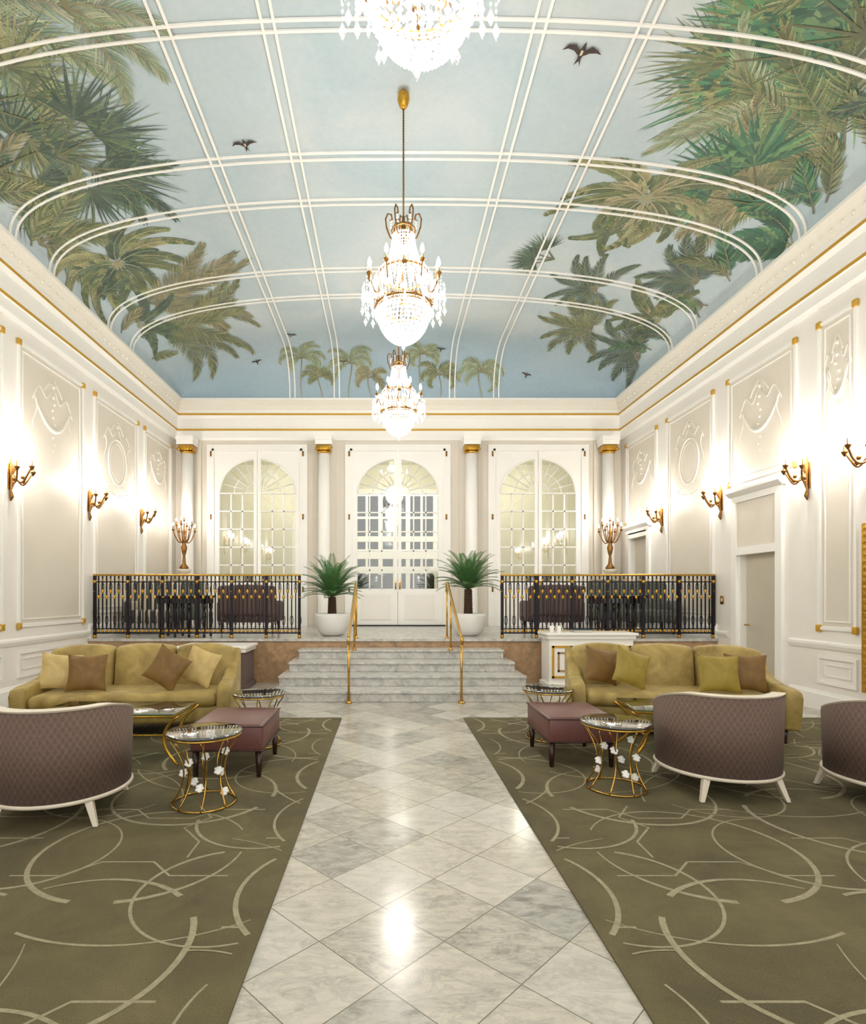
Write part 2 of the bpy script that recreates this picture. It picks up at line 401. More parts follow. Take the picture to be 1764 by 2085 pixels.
def sidedoor(n,ya,yb,z0,zt,over):
    mb=MB(); x=XR; w=.13
    mb.box(x-.05,x,ya-w,ya,z0,over,0); mb.box(x-.05,x,yb,yb+w,z0,over,0)
    mb.box(x-.05,x,ya,yb,zt,zt+.12,0); mb.box(x-.05,x,ya,yb,over-.1,over,0)
    mb.box(x-.03,x,ya,yb,zt+.12,over-.1,2)
    mb.extr([(x,over),(x-.06,over),(x-.12,over+.06),(x-.12,over+.1),(x,over+.1)],'y',ya-w-.04,yb+w+.04,0)
    mb.box(x+.10,x+.15,ya,yb,z0,zt,1)
    mb.box(x+.0,x+.10,ya,ya+.03,z0,zt,0); mb.box(x+.0,x+.10,yb-.03,yb,z0,zt,0)
    mb.tube([(x+.09,yb-.1,z0+1.0),(x+.03,yb-.1,z0+1.0),(x+.03,yb-.2,z0+1.0)],.012,6,3)
    mk('door_%d'%n,mb,['trimw','doorp','cream','brass'],kind='structure',label='beige side door in white moulded frame with overdoor panel')
sidedoor(4,7.96,8.85,0.0,2.08,3.0)
sidedoor(5,11.93,12.8,HP,2.73,3.0-.08)

def glazed(n,c,h,b0):
    z0=HP; mb=MB(); y0,y1=YB-.02,YB+.05
    mb.box(c-h,c-h+.05,YB-.06,YB+.1,z0,ZT,0); mb.box(c+h-.05,c+h,YB-.06,YB+.1,z0,ZT,0); mb.box(c-h,c+h,YB-.06,YB+.1,ZT-.05,ZT,0)
    gw=h-.17; zs=3.86; ah=.80; st=.085
    mb.box(c-h+.05,c-gw,y0,y1,z0,ZT-.05,0); mb.box(c+gw,c+h-.05,y0,y1,z0,ZT-.05,0)
    mb.box(c-st,c-.006,y0,y1,z0,ZT-.05,0); mb.box(c+.006,c+st,y0,y1,z0,ZT-.05,0)
    if n==2: mb.box(c-h,c+h,YB-.075,YB-.03,z0,z0+.03,2)
    for q in(-1,1):
        xa,xb=sorted((c+q*st,c+q*gw)); mb.box(xa,xb,y0,y1,z0,b0,0)
        mb.box(xa+.08,xb-.08,y0-.015,y0,z0+.15,b0-.12,1)
        K=14
        for k in range(K):
            u0=st+(gw-st)*k/K; u1=st+(gw-st)*(k+1)/K
            za=zs+ah*math.sqrt(max(0,1-(u0/gw)**2)); zb=zs+ah*math.sqrt(max(0,1-(u1/gw)**2))
            mb.extr([(c+q*u0,za),(c+q*u1,zb),(c+q*u1,ZT-.05),(c+q*u0,ZT-.05)],'y',y0,y1,0)
        mb.tube([(c+q*gw*math.cos(a),y0-.005,zs+ah*math.sin(a)) for a in [i*pi/2/14*.94 for i in range(15)]],.02,5,0)
        bw=.015
        for i in(1,2):
            x=c+q*(st+(gw-st)*i/3); mb.box(x-bw,x+bw,y0+.01,y1-.01,b0,zs,0)
        nr=5
        for i in range(nr+1):
            z=b0+(zs-b0)*i/nr; mb.box(xa,xb,y0+.01,y1-.01,z-bw,z+bw,0)
        for a in(.3,.62,.95,1.22):
            mb.tube([(c+q*gw*t*math.cos(a),YB+.015,zs+ah*t*math.sin(a)) for t in(.3,.99)],.014,4,0)
        for rr in(.3,.62):
            mb.tube([(c+q*gw*rr*math.cos(a),YB+.015,zs+ah*rr*math.sin(a)) for a in [i*pi/2/10*.93 for i in range(11)]],.014,4,0)
    for q in(-1,1): x=c+q*(h+.06); mb.box(x-.06,x+.06,YB-.05,YB,z0,ZT+.1,0)
    mb.box(c-h-.0,c+h+.0,YB-.05,YB,ZT,ZT+.1,0)
    d=mk('door_%d'%n,mb,['trimw','white','iron'],kind='structure',label='tall white double door with arched fanlight glazing')
    g=MB().box(c-gw,c+gw,YB+.01,YB+.02,b0,zs+ah,0); mk('glass_pane',g,['glass'],parent=d)
    for q in(-1,1):
        hb=MB().tube([(c+q*.05,y0,1.75),(c+q*.05,y0-.06,1.75),(c+q*.05,y0-.06,1.62)],.012,6).rbox((c+q*.05,y0-.006,1.7),(.04,.012,.2),.004)
        mk('door_handle',hb,['brass'],parent=d,label='brass door handle')
    hb=MB()
    for q in(-1,1):
        for z in(1.6,3.3,4.78): hb.lathe([(.018,-.06),(.022,-.03),(.018,0),(.022,.03),(.018,.06)],8,(c+q*(h+.02),YB-.06,z))
    mk('door_hinge',hb,['bronze'],parent=d,label='small bronze hinges')
glazed(1,DO[0][0],DO[0][1],1.75); glazed(2,DO[1][0],DO[1][1],1.60); glazed(3,DO[2][0],DO[2][1],1.75)

for x in(-4.62,-1.46,1.94,5.1):
    mk(tn(),MB().box(x-.25,x+.25,YB-.06,YB,HP,5.10,0),['cream'],kind='structure',label='flat cream pilaster')
r0=None
for x in(-4.62,-1.46,1.94,5.1):
    mb=MB().lathe([(.19,0),(.19,.08),(.165,.1),(.17,.15),(.15,.2),(.145,.3),(.14,2),(.13,3.98)],28)
    if r0 is None:
        root=mk('column',mb,['trimw'],(x,13.03,HP),label='round white column with gilt capital',cat='column',group='columns along the end wall')
        cp=MB().lathe([(.135,3.98),(.15,4.0),(.15,4.03)],24,mat=1); cp.rbox((0,0,4.1),(.34,.3,.12),.02,1); cp.box(-.19,.19,-.17,.17,4.17,4.27,0)
        for q in(-1,1): cp.lathe([(.05,-.02),(.05,.02)],10,(q*.14,-.15,4.06),1)
        cp.box(-.2,.2,-.19,.19,4.27,4.36,0)
        mk('capital',cp,['trimw','gold'],parent=root,label='gilt capital'); r0=root
    else: clone(r0,loc=(x,13.03,HP))

# ------------------------------------------------------------------ ceiling vault
NE=2.4; HW=5.06; RISE=1.06; YE=13.10; LE=1.05
th=np.linspace(-pi/2,pi/2,4001); sg=np.sign(np.sin(th)); xs=XC+HW*sg*np.abs(np.sin(th))**(2/NE)
zs_=RISE*np.abs(np.cos(th))**(2/NE)
P_=np.concatenate([[0],np.cumsum(np.hypot(np.diff(xs),np.diff(zs_)))]); PT=P_[-1]
tq=np.linspace(0,pi/2,2001); ye=YE-LE+LE*np.sin(tq)**(2/NE); ze=RISE*np.cos(tq)**(2/NE)
Q_=np.concatenate([[0],np.cumsum(np.hypot(np.diff(ye),np.diff(ze)))]); 
yq=np.concatenate([[YF],ye]); Qq=np.concatenate([[YF],YE-LE+Q_]); QT=Qq[-1]
def g_p(p): return np.interp(p,P_,zs_)/RISE
def e_q(q): return np.where(q<YE-LE,1.0,np.interp(q,YE-LE+Q_,ze)/RISE)
def S0(p,q):
    x=np.interp(p,P_,xs); y=np.interp(q,Qq,yq); z=ZC+RISE*g_p(p)*e_q(q); return np.stack([x,y,z],-1)
def S(p,q,off=0.):
    p=np.clip(np.asarray(p,float),.02,PT-.02); q=np.clip(np.asarray(q,float),YF,QT-.02)
    s=S0(p,q)
    if np.any(off):
        a=S0(np.clip(p+.01,0,PT),q)-S0(np.clip(p-.01,0,PT),q); b=S0(p,np.clip(q+.01,YF,QT))-S0(p,np.clip(q-.01,YF,QT))
        n=np.cross(b,a); n/=np.linalg.norm(n,axis=-1,keepdims=True)+1e-9
        s=s+n*np.asarray(off)[...,None] if np.ndim(off) else s+n*off
    return s
def pof(x): return float(np.interp(x,xs,P_))
def ceil_mat():
    t=NT('painted_sky_mural'); o=t.obj(); x,y,z=t.sep(o)
    f=t.noise(o,.45,6,.6,.8); c=t.ramp(f,[(.3,lin(168,187,194)),(.5,lin(182,196,200)),(.72,lin(200,206,205))])
    g=t.math('MULTIPLY',t.math('SUBTRACT',y,11.2),.5,clamp=True)
    c=t.mix(t.math('MULTIPLY',g,.7),c,lin(134,162,180))
    n2=t.noise(o,14,4,.6); c=t.mix(.06,c,t.ramp(n2,[(.3,(.3,.35,.4,1)),(.7,(.9,.9,.9,1))]))
    t.col(c); t.p(Roughness=.75); return t.m
M['sky']=ceil_mat()
npn=260; qs=np.concatenate([np.linspace(YF,YE-LE,40,endpoint=False),np.linspace(YE-LE,QT,50)])
ps=np.linspace(0,PT,npn); PP,QQ=np.meshgrid(ps,qs,indexing='ij'); V=S0(PP.ravel(),QQ.ravel())
nq=len(qs); mb=MB(); mb.v=[tuple(v) for v in V]
for i in range(npn-1):
    for j in range(nq-1):
        mb.f.append([i*nq+j,i*nq+j+1,(i+1)*nq+j+1,(i+1)*nq+j]); mb.m.append(0); mb.s.append(True)
ceiling=mk('ceiling',mb,['sky'],kind='structure',label='coved vault painted as pale blue sky with palms',recalc=False)
mk('ceiling_slab',MB().box(XL-.2,XR+.2,YF,YB+.2,7.3,7.4),['white'],kind='structure',label='slab above the painted vault')
def strip(mb,pp,qq,w,h,along):
    if along=='p': A=S(pp,qq-w/2,.002);B=S(pp,qq+w/2,.002);C=S(pp,qq+w/2,h);D=S(pp,qq-w/2,h)
    else: A=S(pp-w/2,qq,.002);B=S(pp+w/2,qq,.002);C=S(pp+w/2,qq,h);D=S(pp-w/2,qq,h)
    n=len(pp); o=len(mb.v)
    for i in range(n):
        for X in(A,B,C,D): mb.v.append(tuple(X[i]))
    for i in range(n-1):
        a=o+4*i
        for k in range(4):
            l=(k+1)%4; mb.f.append([a+k,a+l,a+4+l,a+4+k]); mb.m.append(0); mb.s.append(False)
for y in(-1.4,-.5,2.2,3.05,4.71,5.55,7.21,8.05,9.715,10.57):
    mb=MB(); pp=np.linspace(.0,PT,160)
    for d in(-.055,.055): strip(mb,pp,np.full(160,y+d),.028,.022,'p')
    mk(tn(),mb,['trimw'],kind='structure',label='double white moulded rib across the vault')
for x in(-2.2,-1.17,1.5,2.52):
    mb=MB(); qq=np.concatenate([np.linspace(YF,YE-LE,60),np.linspace(YE-LE+.02,QT,40)])
    for d in(-.06,.06): strip(mb,np.full(100,pof(x)+d),qq,.028,.022,'q')
    mk(tn(),mb,['trimw'],kind='structure',label='double white moulded rib along the vault')

# painted palms on the vault
class Paint:
    def __init__(s): s.pq=[];s.off=[];s.f=[];s.c=[];s.lay=0
    def strip(s,pts,ws,col,tip=None):
        s.lay+=1; off=.003+.012*((s.lay%14000)/14000)
        o=len(s.pq); n=len(pts)
        for i,(p,q) in enumerate(pts):
            a=pts[min(i+1,n-1)]; b=pts[max(i-1,0)]; dx,dy=a[0]-b[0],a[1]-b[1]; L=math.hypot(dx,dy)+1e-9
            nx,ny=-dy/L,dx/L; w=ws[i]/2
            s.pq.append((p+nx*w,q+ny*w)); s.pq.append((p-nx*w,q-ny*w)); s.off+= [off,off]
        for i in range(n-1):
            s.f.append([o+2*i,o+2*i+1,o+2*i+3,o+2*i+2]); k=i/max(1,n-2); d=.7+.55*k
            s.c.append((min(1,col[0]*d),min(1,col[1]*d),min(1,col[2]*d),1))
def jit(c,a=.15):
    k=1+random.uniform(-a,a); return tuple(min(1,max(0,x*k*(1+random.uniform(-a*.4,a*.4)))) for x in c[:3])+(1,)
G={'olive':[lin(98,106,62),lin(126,130,82),lin(80,92,56),lin(150,146,102)],
   'dark':[lin(44,72,58),lin(66,90,64),lin(36,58,50),lin(94,114,78)],
   'emer':[lin(36,96,70),lin(58,118,82),lin(28,78,60),lin(106,140,88)],
   'pale':[lin(150,160,130),lin(134,148,114),lin(170,172,142),lin(120,138,102)],
   'tan':[lin(142,132,94),lin(122,118,82),lin(164,152,114),lin(100,104,72)]}
def feather(P,p,q,a,L,curve,w,pal,nl=42,lw=.022,start=.1):
    pts=[];x,y=p,q;n=nl;ang=a
    for i in range(n+1):
        pts.append((x,y,ang)); x+=math.cos(ang)*L/n; y+=math.sin(ang)*L/n; ang+=curve/n*(.4+1.2*i/n)
    for i,(x,y,an) in enumerate(pts):
        t=i/n
        if t<start: continue
        ll=w*(math.sin(pi*(.14+.78*t))**.7)
        for sd in(-1,1):
            la=an+sd*(1.1-.75*t)+random.uniform(-.07,.07); c=jit(random.choice(pal),.22); l2=ll*random.uniform(.8,1.1); bend=-sd*.3+curve*.15
            q1=[(x,y)]; cx,cy=x,y; aa=la
            for k in range(4): cx+=math.cos(aa)*l2/4; cy+=math.sin(aa)*l2/4; aa+=bend/4; q1.append((cx,cy))
            P.strip(q1,[lw*.5,lw,lw*.9,lw*.55,.002],c)
    P.strip([(a_,b_) for a_,b_,_ in pts],[.026*(1-.8*i/n) for i in range(n+1)],jit(lin(136,126,88),.1))
def fan(P,p,q,a,L,pal,span=2.8,nb=40,lw=.036):
    n=nb
    for i in range(n):
        an=a+span*(i/(n-1)-.5)+random.uniform(-.03,.03); l=L*(1-.25*abs(i/(n-1)-.5)*2)*random.uniform(.88,1.06)
        c=jit(random.choice(pal),.25); be=random.uniform(-.25,.25)
        pts=[(p,q)];x,y=p,q
        for k in range(5): x+=math.cos(an)*l/5;y+=math.sin(an)*l/5;an+=be/5;pts.append((x,y))
        P.strip(pts,[.008,lw*.8,lw,lw*.7,lw*.35,.002],c)
def broad(P,p,q,a,L,curve,w,pal):
    n=20;pts=[];x,y=p,q;an=a
    for i in range(n+1): pts.append((x,y,an)); x+=math.cos(an)*L/n;y+=math.sin(an)*L/n;an+=curve/n
    base=random.choice(pal)
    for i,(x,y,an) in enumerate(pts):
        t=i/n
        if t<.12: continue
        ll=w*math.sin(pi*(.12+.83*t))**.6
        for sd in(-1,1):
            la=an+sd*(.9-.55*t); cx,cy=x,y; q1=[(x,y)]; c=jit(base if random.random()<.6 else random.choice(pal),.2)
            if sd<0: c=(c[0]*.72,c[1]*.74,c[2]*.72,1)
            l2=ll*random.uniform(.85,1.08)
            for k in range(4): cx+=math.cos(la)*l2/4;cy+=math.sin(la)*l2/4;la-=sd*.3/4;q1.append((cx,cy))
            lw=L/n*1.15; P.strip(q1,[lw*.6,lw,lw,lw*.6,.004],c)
    P.strip([(a_,b_) for a_,b_,_ in pts],[.026*(1-.7*i/n) for i in range(n+1)],jit(lin(172,166,126),.1))
def palm(P,kind,x,y,cnt,L,a0,a1,pal,w=.3,curve=.9,**k):
    p=pof(x)
    mid=(a0+a1)/2
    order=list(range(cnt)); random.shuffle(order)
    for i in order:
        a=a0+(a1-a0)*((i+.5)/cnt)+random.uniform(-.1,.1); l=L*random.uniform(.8,1.1)
        sgn=1 if math.sin(a-mid)>0 else -1
        if abs(a1-a0)>6: sgn=1 if math.cos(a)>0 else -1
        cv=curve*sgn*random.uniform(.5,1.2)
        if kind=='f': feather(P,p,y,a,l,cv,w,G[pal],**k)
        elif kind=='b': broad(P,p,y,a,l,cv,w,G[pal])
        else:
            r=l*.42; fan(P,p+math.cos(a)*r,y+math.sin(a)*r,a,l*.62,G[pal],**k)
            P.strip([(p,y),(p+math.cos(a)*r,y+math.sin(a)*r)],[.03,.02],jit(lin(110,110,70)))
R=Paint(); T2=2*pi
# right side
palm(R,'f',4.9,6.9,9,1.7,pi*.55,pi*1.4,'tan',w=.36)
palm(R,'fan',5.0,4.9,5,2.0,pi*.6,pi*1.2,'emer',lw=.05,nb=46)
palm(R,'fan',4.5,5.3,5,1.9,pi*.7,pi*1.3,'emer',lw=.045,nb=46)
palm(R,'fan',4.1,5.6,3,1.4,pi*.6,pi*1.25,'olive',lw=.03,nb=46)
palm(R,'f',4.9,4.6,5,1.6,pi*.9,pi*1.5,'olive',w=.36)
palm(R,'f',4.5,6.2,3,1.5,pi*.85,pi*1.1,'pale',w=.26)
palm(R,'f',5.1,6.3,6,1.6,pi*.6,pi*1.3,'olive',w=.36)
palm(R,'f',4.9,7.2,5,1.5,pi*.7,pi*1.2,'tan',w=.36,lw=.026)
palm(R,'fan',4.85,7.4,3,1.5,pi*.85,pi*1.4,'emer',lw=.06,nb=34)
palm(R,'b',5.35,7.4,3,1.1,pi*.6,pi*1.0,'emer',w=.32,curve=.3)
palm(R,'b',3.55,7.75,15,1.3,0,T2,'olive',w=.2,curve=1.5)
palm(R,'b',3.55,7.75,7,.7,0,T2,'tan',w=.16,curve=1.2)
palm(R,'fan',2.75,9.3,4,.8,pi*.75,pi*1.35,'dark',lw=.022,nb=26)
palm(R,'f',3.7,10.0,10,1.0,pi*.3,pi*1.6,'dark',w=.2,nl=26,lw=.018)
palm(R,'f',5.0,9.1,8,1.0,pi*.5,pi*1.5,'dark',w=.24,nl=26,lw=.018)
palm(R,'f',4.1,11.3,9,1.2,pi*.4,pi*1.5,'olive',w=.26,nl=26)
palm(R,'b',5.0,10.4,8,1.1,pi*.5,pi*1.5,'olive',w=.2)
palm(R,'f',5.2,11.6,8,1.3,pi*.4,pi*1.4,'dark',w=.26,nl=26)
# left side
palm(R,'f',-3.9,5.0,8,1.4,-pi*.5,pi*.5,'pale',w=.34)
palm(R,'f',-3.0,5.2,6,1.1,-pi*.5,pi*.45,'pale',w=.26,lw=.014)
palm(R,'fan',-4.3,5.9,5,1.3,-pi*.45,pi*.5,'olive',lw=.024,nb=34)
palm(R,'fan',-4.6,6.6,5,1.4,-pi*.5,pi*.55,'dark',lw=.028,nb=32)
palm(R,'fan',-3.95,6.75,5,1.4,-pi*.3,pi*.5,'dark',lw=.028,nb=32)
palm(R,'f',-3.75,7.0,3,1.25,.1,pi*.45,'dark',w=.28,nl=30)
palm(R,'f',-4.75,7.7,7,1.3,-pi*.4,pi*.45,'olive',w=.3)
palm(R,'b',-4.2,8.8,14,1.25,0,T2,'olive',w=.2,curve=1.3)
palm(R,'b',-4.2,8.8,6,.7,0,T2,'dark',w=.16)
palm(R,'f',-4.3,9.9,8,2.2,-pi*.16,pi*.28,'tan',w=.36)
palm(R,'f',-4.4,10.9,9,2.1,-pi*.15,pi*.42,'olive',w=.34)
palm(R,'b',-4.6,10.4,6,1.0,-pi*.4,pi*.5,'dark',w=.2)
for x,dq,n,L,pl in((-1.95,.50,9,.62,'pale'),(-1.55,.95,6,.42,'olive'),(-.85,.66,9,.66,'pale'),(-.40,.98,7,.42,'tan'),(.78,.45,8,.52,'pale'),(1.2,.92,7,.6,'olive'),(2.15,.84,10,.66,'pale')):
    p=pof(x); q=QT-1.45+dq
    for i in range(n): 
        a=-pi*1.05+pi*1.1*(i+.5)/n+random.uniform(-.22,.22); cv=random.uniform(1.6,3.)
        feather(R,p+random.uniform(-.03,.03),q,a,L*random.uniform(.65,1.15),(cv if a>-pi/2 else -cv),.15,G[pl],nl=22,lw=.018)
    R.strip([(p+.05*math.sin(t*3+x*5),q+(QT-q)*t) for t in [k/6 for k in range(7)]],[.03]*7,lin(140,138,118))
for k in range(13):
    y=random.uniform(4.5,11.8); feather(R,random.uniform(.1,.35),y,random.uniform(-1,1),random.uniform(.5,.95),random.uniform(-.9,.9),.24,G[random.choice(('olive','dark','tan'))],nl=24)
    y=random.uniform(4.5,11.8); feather(R,PT-random.uniform(.1,.35),y,pi+random.uniform(-1,1),random.uniform(.5,.95),random.uniform(-.9,.9),.24,G[random.choice(('olive','dark','emer'))],nl=24)
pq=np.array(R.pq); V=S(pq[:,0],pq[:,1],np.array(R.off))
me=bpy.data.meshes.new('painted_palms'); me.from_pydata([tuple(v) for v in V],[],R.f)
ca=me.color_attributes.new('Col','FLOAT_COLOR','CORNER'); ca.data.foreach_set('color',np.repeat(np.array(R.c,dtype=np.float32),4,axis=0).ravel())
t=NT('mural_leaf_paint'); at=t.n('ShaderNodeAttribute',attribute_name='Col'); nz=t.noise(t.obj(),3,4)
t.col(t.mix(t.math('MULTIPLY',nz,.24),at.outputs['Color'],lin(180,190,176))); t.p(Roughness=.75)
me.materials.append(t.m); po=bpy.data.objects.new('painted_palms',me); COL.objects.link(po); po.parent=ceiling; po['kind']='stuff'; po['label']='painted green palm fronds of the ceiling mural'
M['birdp']=simple('painted_bird_brown',lin(62,50,44),.7,var=.3,scale=30)
M['birdw']=simple('painted_bird_cream',lin(214,196,170),.7,var=.1,scale=30)
def bird(x,y,s,rot):
    p=pof(x); q=float(np.interp(y,yq,Qq)); mb=MB()
    def poly(pts,off,mat):
        a=[(p+s*(u*math.cos(rot)-v*math.sin(rot)),q+s*(u*math.sin(rot)+v*math.cos(rot))) for u,v in pts]
        A=np.array(a); vv=S(A[:,0],A[:,1],off); mb.add([tuple(k) for k in vv],[tuple(range(len(a)))],mat)
    poly([(-.05,.02),(-.2,-.12),(-.38,-.1),(-.5,.06),(-.36,.0),(-.2,.03),(-.06,.14)],.016,0)
    poly([(.05,.02),(.2,-.12),(.36,-.06),(.5,.04),(.36,.02),(.2,.05),(.06,.14)],.016,0)
    poly([(-.06,.0),(-.03,-.12),(0,-.22),(.03,-.14),(.07,0),(.05,.18),(0,.25),(-.05,.18)],.0165,0)
    poly([(-.03,.16),(.03,.16),(.10,.42),(.02,.27),(-.07,.40)],.0162,0)
    poly([(-.035,.0),(.03,0),(.03,.12),(-.02,.14)],.017,1)
    mk('painted_bird',mb,['birdp','birdw'],parent=ceiling,label='painted swallow in flight',recalc=False)
bird(2.0,5.78,.42,.1); bird(-1.76,6.95,.33,-.1); bird(-2.05,12.0,.28,.3); bird(-2.95,12.75,.26,-.2); bird(3.2,12.98,.26,.2); bird(1.2,12.6,.24,.1); bird(-1.0,12.85,.2,0)

# ------------------------------------------------------------------ stairs
mb=MB()
hw=[1.82,1.79,1.72,1.64]
for k in range(4):
    y=D1+k*.435; x0,x1=.22-hw[k],.22+hw[k]; z=.1474*(k+1)
    y2=D2-.031
    mb.box(x0+.01,x1-.01,y+.025,y2,z-.1474,z-.035,0); mb.box(x0,x1,y,y2,z-.035,z,0)
mk('staircase',mb,['stair'],label='flight of pale veined marble steps up to the platform',cat='stairs',bevel=.006)

# ------------------------------------------------------------------ rugs
def rug(name,x0,x1,mirror):
    mb=MB(); y0,y1=-1.0,6.67
    mb.box(x0,x1,y0,y1,.0,.012,0)
    cnt=[0]
    def rib(pts,w0,w1):
        cnt[0]+=1; zz=.0125+.0001*(cnt[0]%12); N=len(pts)
        seg=[[]]
        for k,(x,y) in enumerate(pts):
            w=w0+(w1-w0)*k/(N-1)
            if x0+.05<x<x1-.05 and y0+.05<y<y1-.05: seg[-1].append((x,y,w))
            elif seg[-1]: seg.append([])
        for pt in seg:
            n=len(pt)
            if n<2: continue
            vs=[]
            for i,(x,y,w) in enumerate(pt):
                a=pt[min(i+1,n-1)];b=pt[max(i-1,0)];dx,dy=a[0]-b[0],a[1]-b[1];L=math.hypot(dx,dy)+1e-9
                nx,ny=-dy/L*w/2,dx/L*w/2
                vs+= [(x+nx,y+ny,zz),(x-nx,y-ny,zz)]
            mb.add(vs,[(2*i,2*i+1,2*i+3,2*i+2) for i in range(n-1)],1)
    def X(x): return (.36-x) if mirror else x
    def arc(cx,cy,r,a0,a1,w0=.010,w1=.03): rib([(X(cx+r*math.cos(a0+(a1-a0)*i/48)),cy+r*math.sin(a0+(a1-a0)*i/48)) for i in range(49)],w0,w1)
    def pl(z,w=.013):
        out=[]
        for i in range(len(z)-1):
            for k in range(6): t=k/6; out.append((X(z[i][0]+(z[i+1][0]-z[i][0])*t),z[i][1]+(z[i+1][1]-z[i][1])*t))
        out.append((X(z[-1][0]),z[-1][1])); rib(out,w,w)
    for i in range(-1,4):
        for j in range(-5,7):
            cx=-1.38-1.22*i; cy=3.2+.90*j+(.45 if i%2 else 0)
            k=(i*3+j*5)%4
            a=[.2,1.5,-.5,2.4][k]
            arc(cx,cy,.56,a+.3,a+4.3)
            arc(cx,cy,.56,a-.25,a-1.6)
            arc(cx+.61,cy-.45,.44,a+1.7,a+5.6,.022,.008)
            arc(cx+.2,cy+.1,.98,a-2.2,a-1.1,.016,.006)
            s=1 if k%2 else -1
            if k!=2: pl([(cx-.56,cy-.30),(cx-.30,cy-.30),(cx-.16,cy-.30-.15*s),(cx+.12,cy-.30-.15*s),(cx+.26,cy-.30),(cx+.56,cy-.30)])
            if k==0: pl([(cx+.10,cy+.66),(cx+.24,cy+.46),(cx+.12,cy+.30),(cx+.28,cy+.10),(cx+.28,cy-.10)])
    mk(name,mb,['carpet','carpl'],label='olive green wool carpet with interlaced beige rings and strapwork lines',cat='carpet',group='carpets beside the marble aisle',recalc=True)
rug('carpet',-4.6,-.54,False); rug('carpet',.90,5.1,True)
ZR=.0145
# ------------------------------------------------------------------ sofas
def sofa(loc,rot,label):
    W=2.08
    r=empty('sofa',loc,label,'sofa','gold velvet sofas',rot)
    mb=MB().rbox((0,-.02,.22),(W-.2,.78,.18),.04)
    mk('seat_base',mb,['velvet'],parent=r)
    mb=MB().rbox((0,-.06,.365),(W-.26,.76,.14),.06,seg=4,sub=2,fn=lambda x,y,z:(x,y-.02*math.cos(x/W*pi)*(y<0),z+.012*math.cos(x/W*pi)))
    mk('seat_cushion',mb,['velvet'],parent=r)
    for i in(-1,0,1):
        w=(W-.14)/3
        def fn(x,y,z,i=i,w=w):
            k=(z+.25)/.50; crown=.016*math.cos(x/w*pi)
            bx=1+.03*k
            y2=y-.045*math.cos(x/w*pi)*(1 if y<0 else 0)+.12*k
            return (x*bx+ i*.02*k, y2-abs(x+i*w)**2*.06, z+crown*2-abs(i)*.03*max(0,(x*i)/w*2)**2)
        mb=MB().rbox((i*w,.28,.61),(w-.012,.17,.50),.055,seg=4,fn=fn,sub=3)
        mk('back_cushion',mb,['velvet'],parent=r)
    mb=MB().rbox((0,.40,.53),(W-.1,.08,.56),.03,fn=lambda x,y,z:(x,y+.10*(z+.3)/.6,z),sub=2)
    mk('backrest',mb,['velvet'],parent=r)
    for s in(-1,1):
        top=[(.46,.84),(.40,.83),(.30,.74),(.2,.65),(.05,.58),(-.15,.55),(-.34,.54),(-.44,.52),(-.475,.46)]
        poly=top+[(-.46,.14),(.42,.14)]
        mb=MB(); x0=s*(W/2-.14); x1=s*(W/2)
        n=len(poly)
        def flare(y,z): return s*.05*max(0,(.2-y))*(z)
        vs=[(x0+flare(y,z),y,z) for y,z in poly]+[(x1+flare(y,z)*1.4,y,z-.01) for y,z in poly]
        mb.add(vs,[tuple(range(n)),tuple(range(2*n-1,n-1,-1))]+[(i,i+n,(i+1)%n+n,(i+1)%n) for i in range(n)],0,True)
        mk('armrest',mb,['velvet'],parent=r,bevel=.03,seg=4)
    for x in(-1,1):
        for y in(-.36,.36):
            mb=MB().lathe([(.015,0),(.03,.135)],10); mk('leg',mb,['darkwood'],(x*(W/2-.1),y,0),r)
    return r
SL=sofa((-2.70,6.08,ZR),math.radians(7),'three-seat gold velvet sofa with channelled back and scatter cushions')
SR=sofa((3.03,6.05,ZR),math.radians(-12),'three-seat gold velvet sofa with channelled back near the white cabinet')

def pillow(mat,label,loc,rx,rz,s=.42,ry=0,th=.14):
    mb=MB(); n=14
    for side in(1,-1):
        vs=[]
        for i in range(n+1):
            for j in range(n+1):
                u,v=i/n*2-1,j/n*2-1
                t=((1-abs(u)**2.5)*(1-abs(v)**2.5))**.55
                ku=1-.10*(1-v*v)*abs(u)**3; kv=1-.10*(1-u*u)*abs(v)**3
                vs.append((u*s/2*ku,side*th/2*t,v*s/2*kv))
        fs=[(i*(n+1)+j,(i+1)*(n+1)+j,(i+1)*(n+1)+j+1,i*(n+1)+j+1) for i in range(n) for j in range(n)]
        mb.add(vs,fs,0,True)
    o=mk('throw_pillow',mb,[mat],label=label,cat='pillow',group='scatter cushions on the sofas'); 
    o.rotation_euler=(rx,ry,rz); o.location=loc; return o
def onsofa(sofa_o,lx,ly,lz):
    a=sofa_o.rotation_euler[2]; return (sofa_o.location.x+lx*math.cos(a)-ly*math.sin(a),sofa_o.location.y+lx*math.sin(a)+ly*math.cos(a),sofa_o.location.z+lz)
for so,lx,ly,mt,rz,ry,lb in((SL,-.76,-.03,'cushl',.3,.12,'light gold satin scatter cushion'),(SL,-.44,-.17,'cushd',.1,0,'bronze velvet scatter cushion'),(SL,.36,-.18,'cushd',-.25,.5,'tilted bronze velvet scatter cushion'),(SL,.67,-.03,'cushl',-.4,.3,'light gold satin scatter cushion leaning on the armrest'),
    (SR,-.70,-.01,'cushd',.4,.2,'bronze velvet scatter cushion leaning on the armrest'),(SR,-.42,-.17,'cushm',.3,.35,'tilted mustard velvet scatter cushion'),(SR,.42,-.17,'cushm',-.05,0,'mustard velvet scatter cushion'),(SR,.72,-.02,'cushd',-.25,0,'bronze velvet scatter cushion beside a mustard one')):
    pillow(mt,lb,onsofa(so,lx,ly,.635 if ry<.2 else .67),-.28,so.rotation_euler[2]+rz,.39,ry,.12)

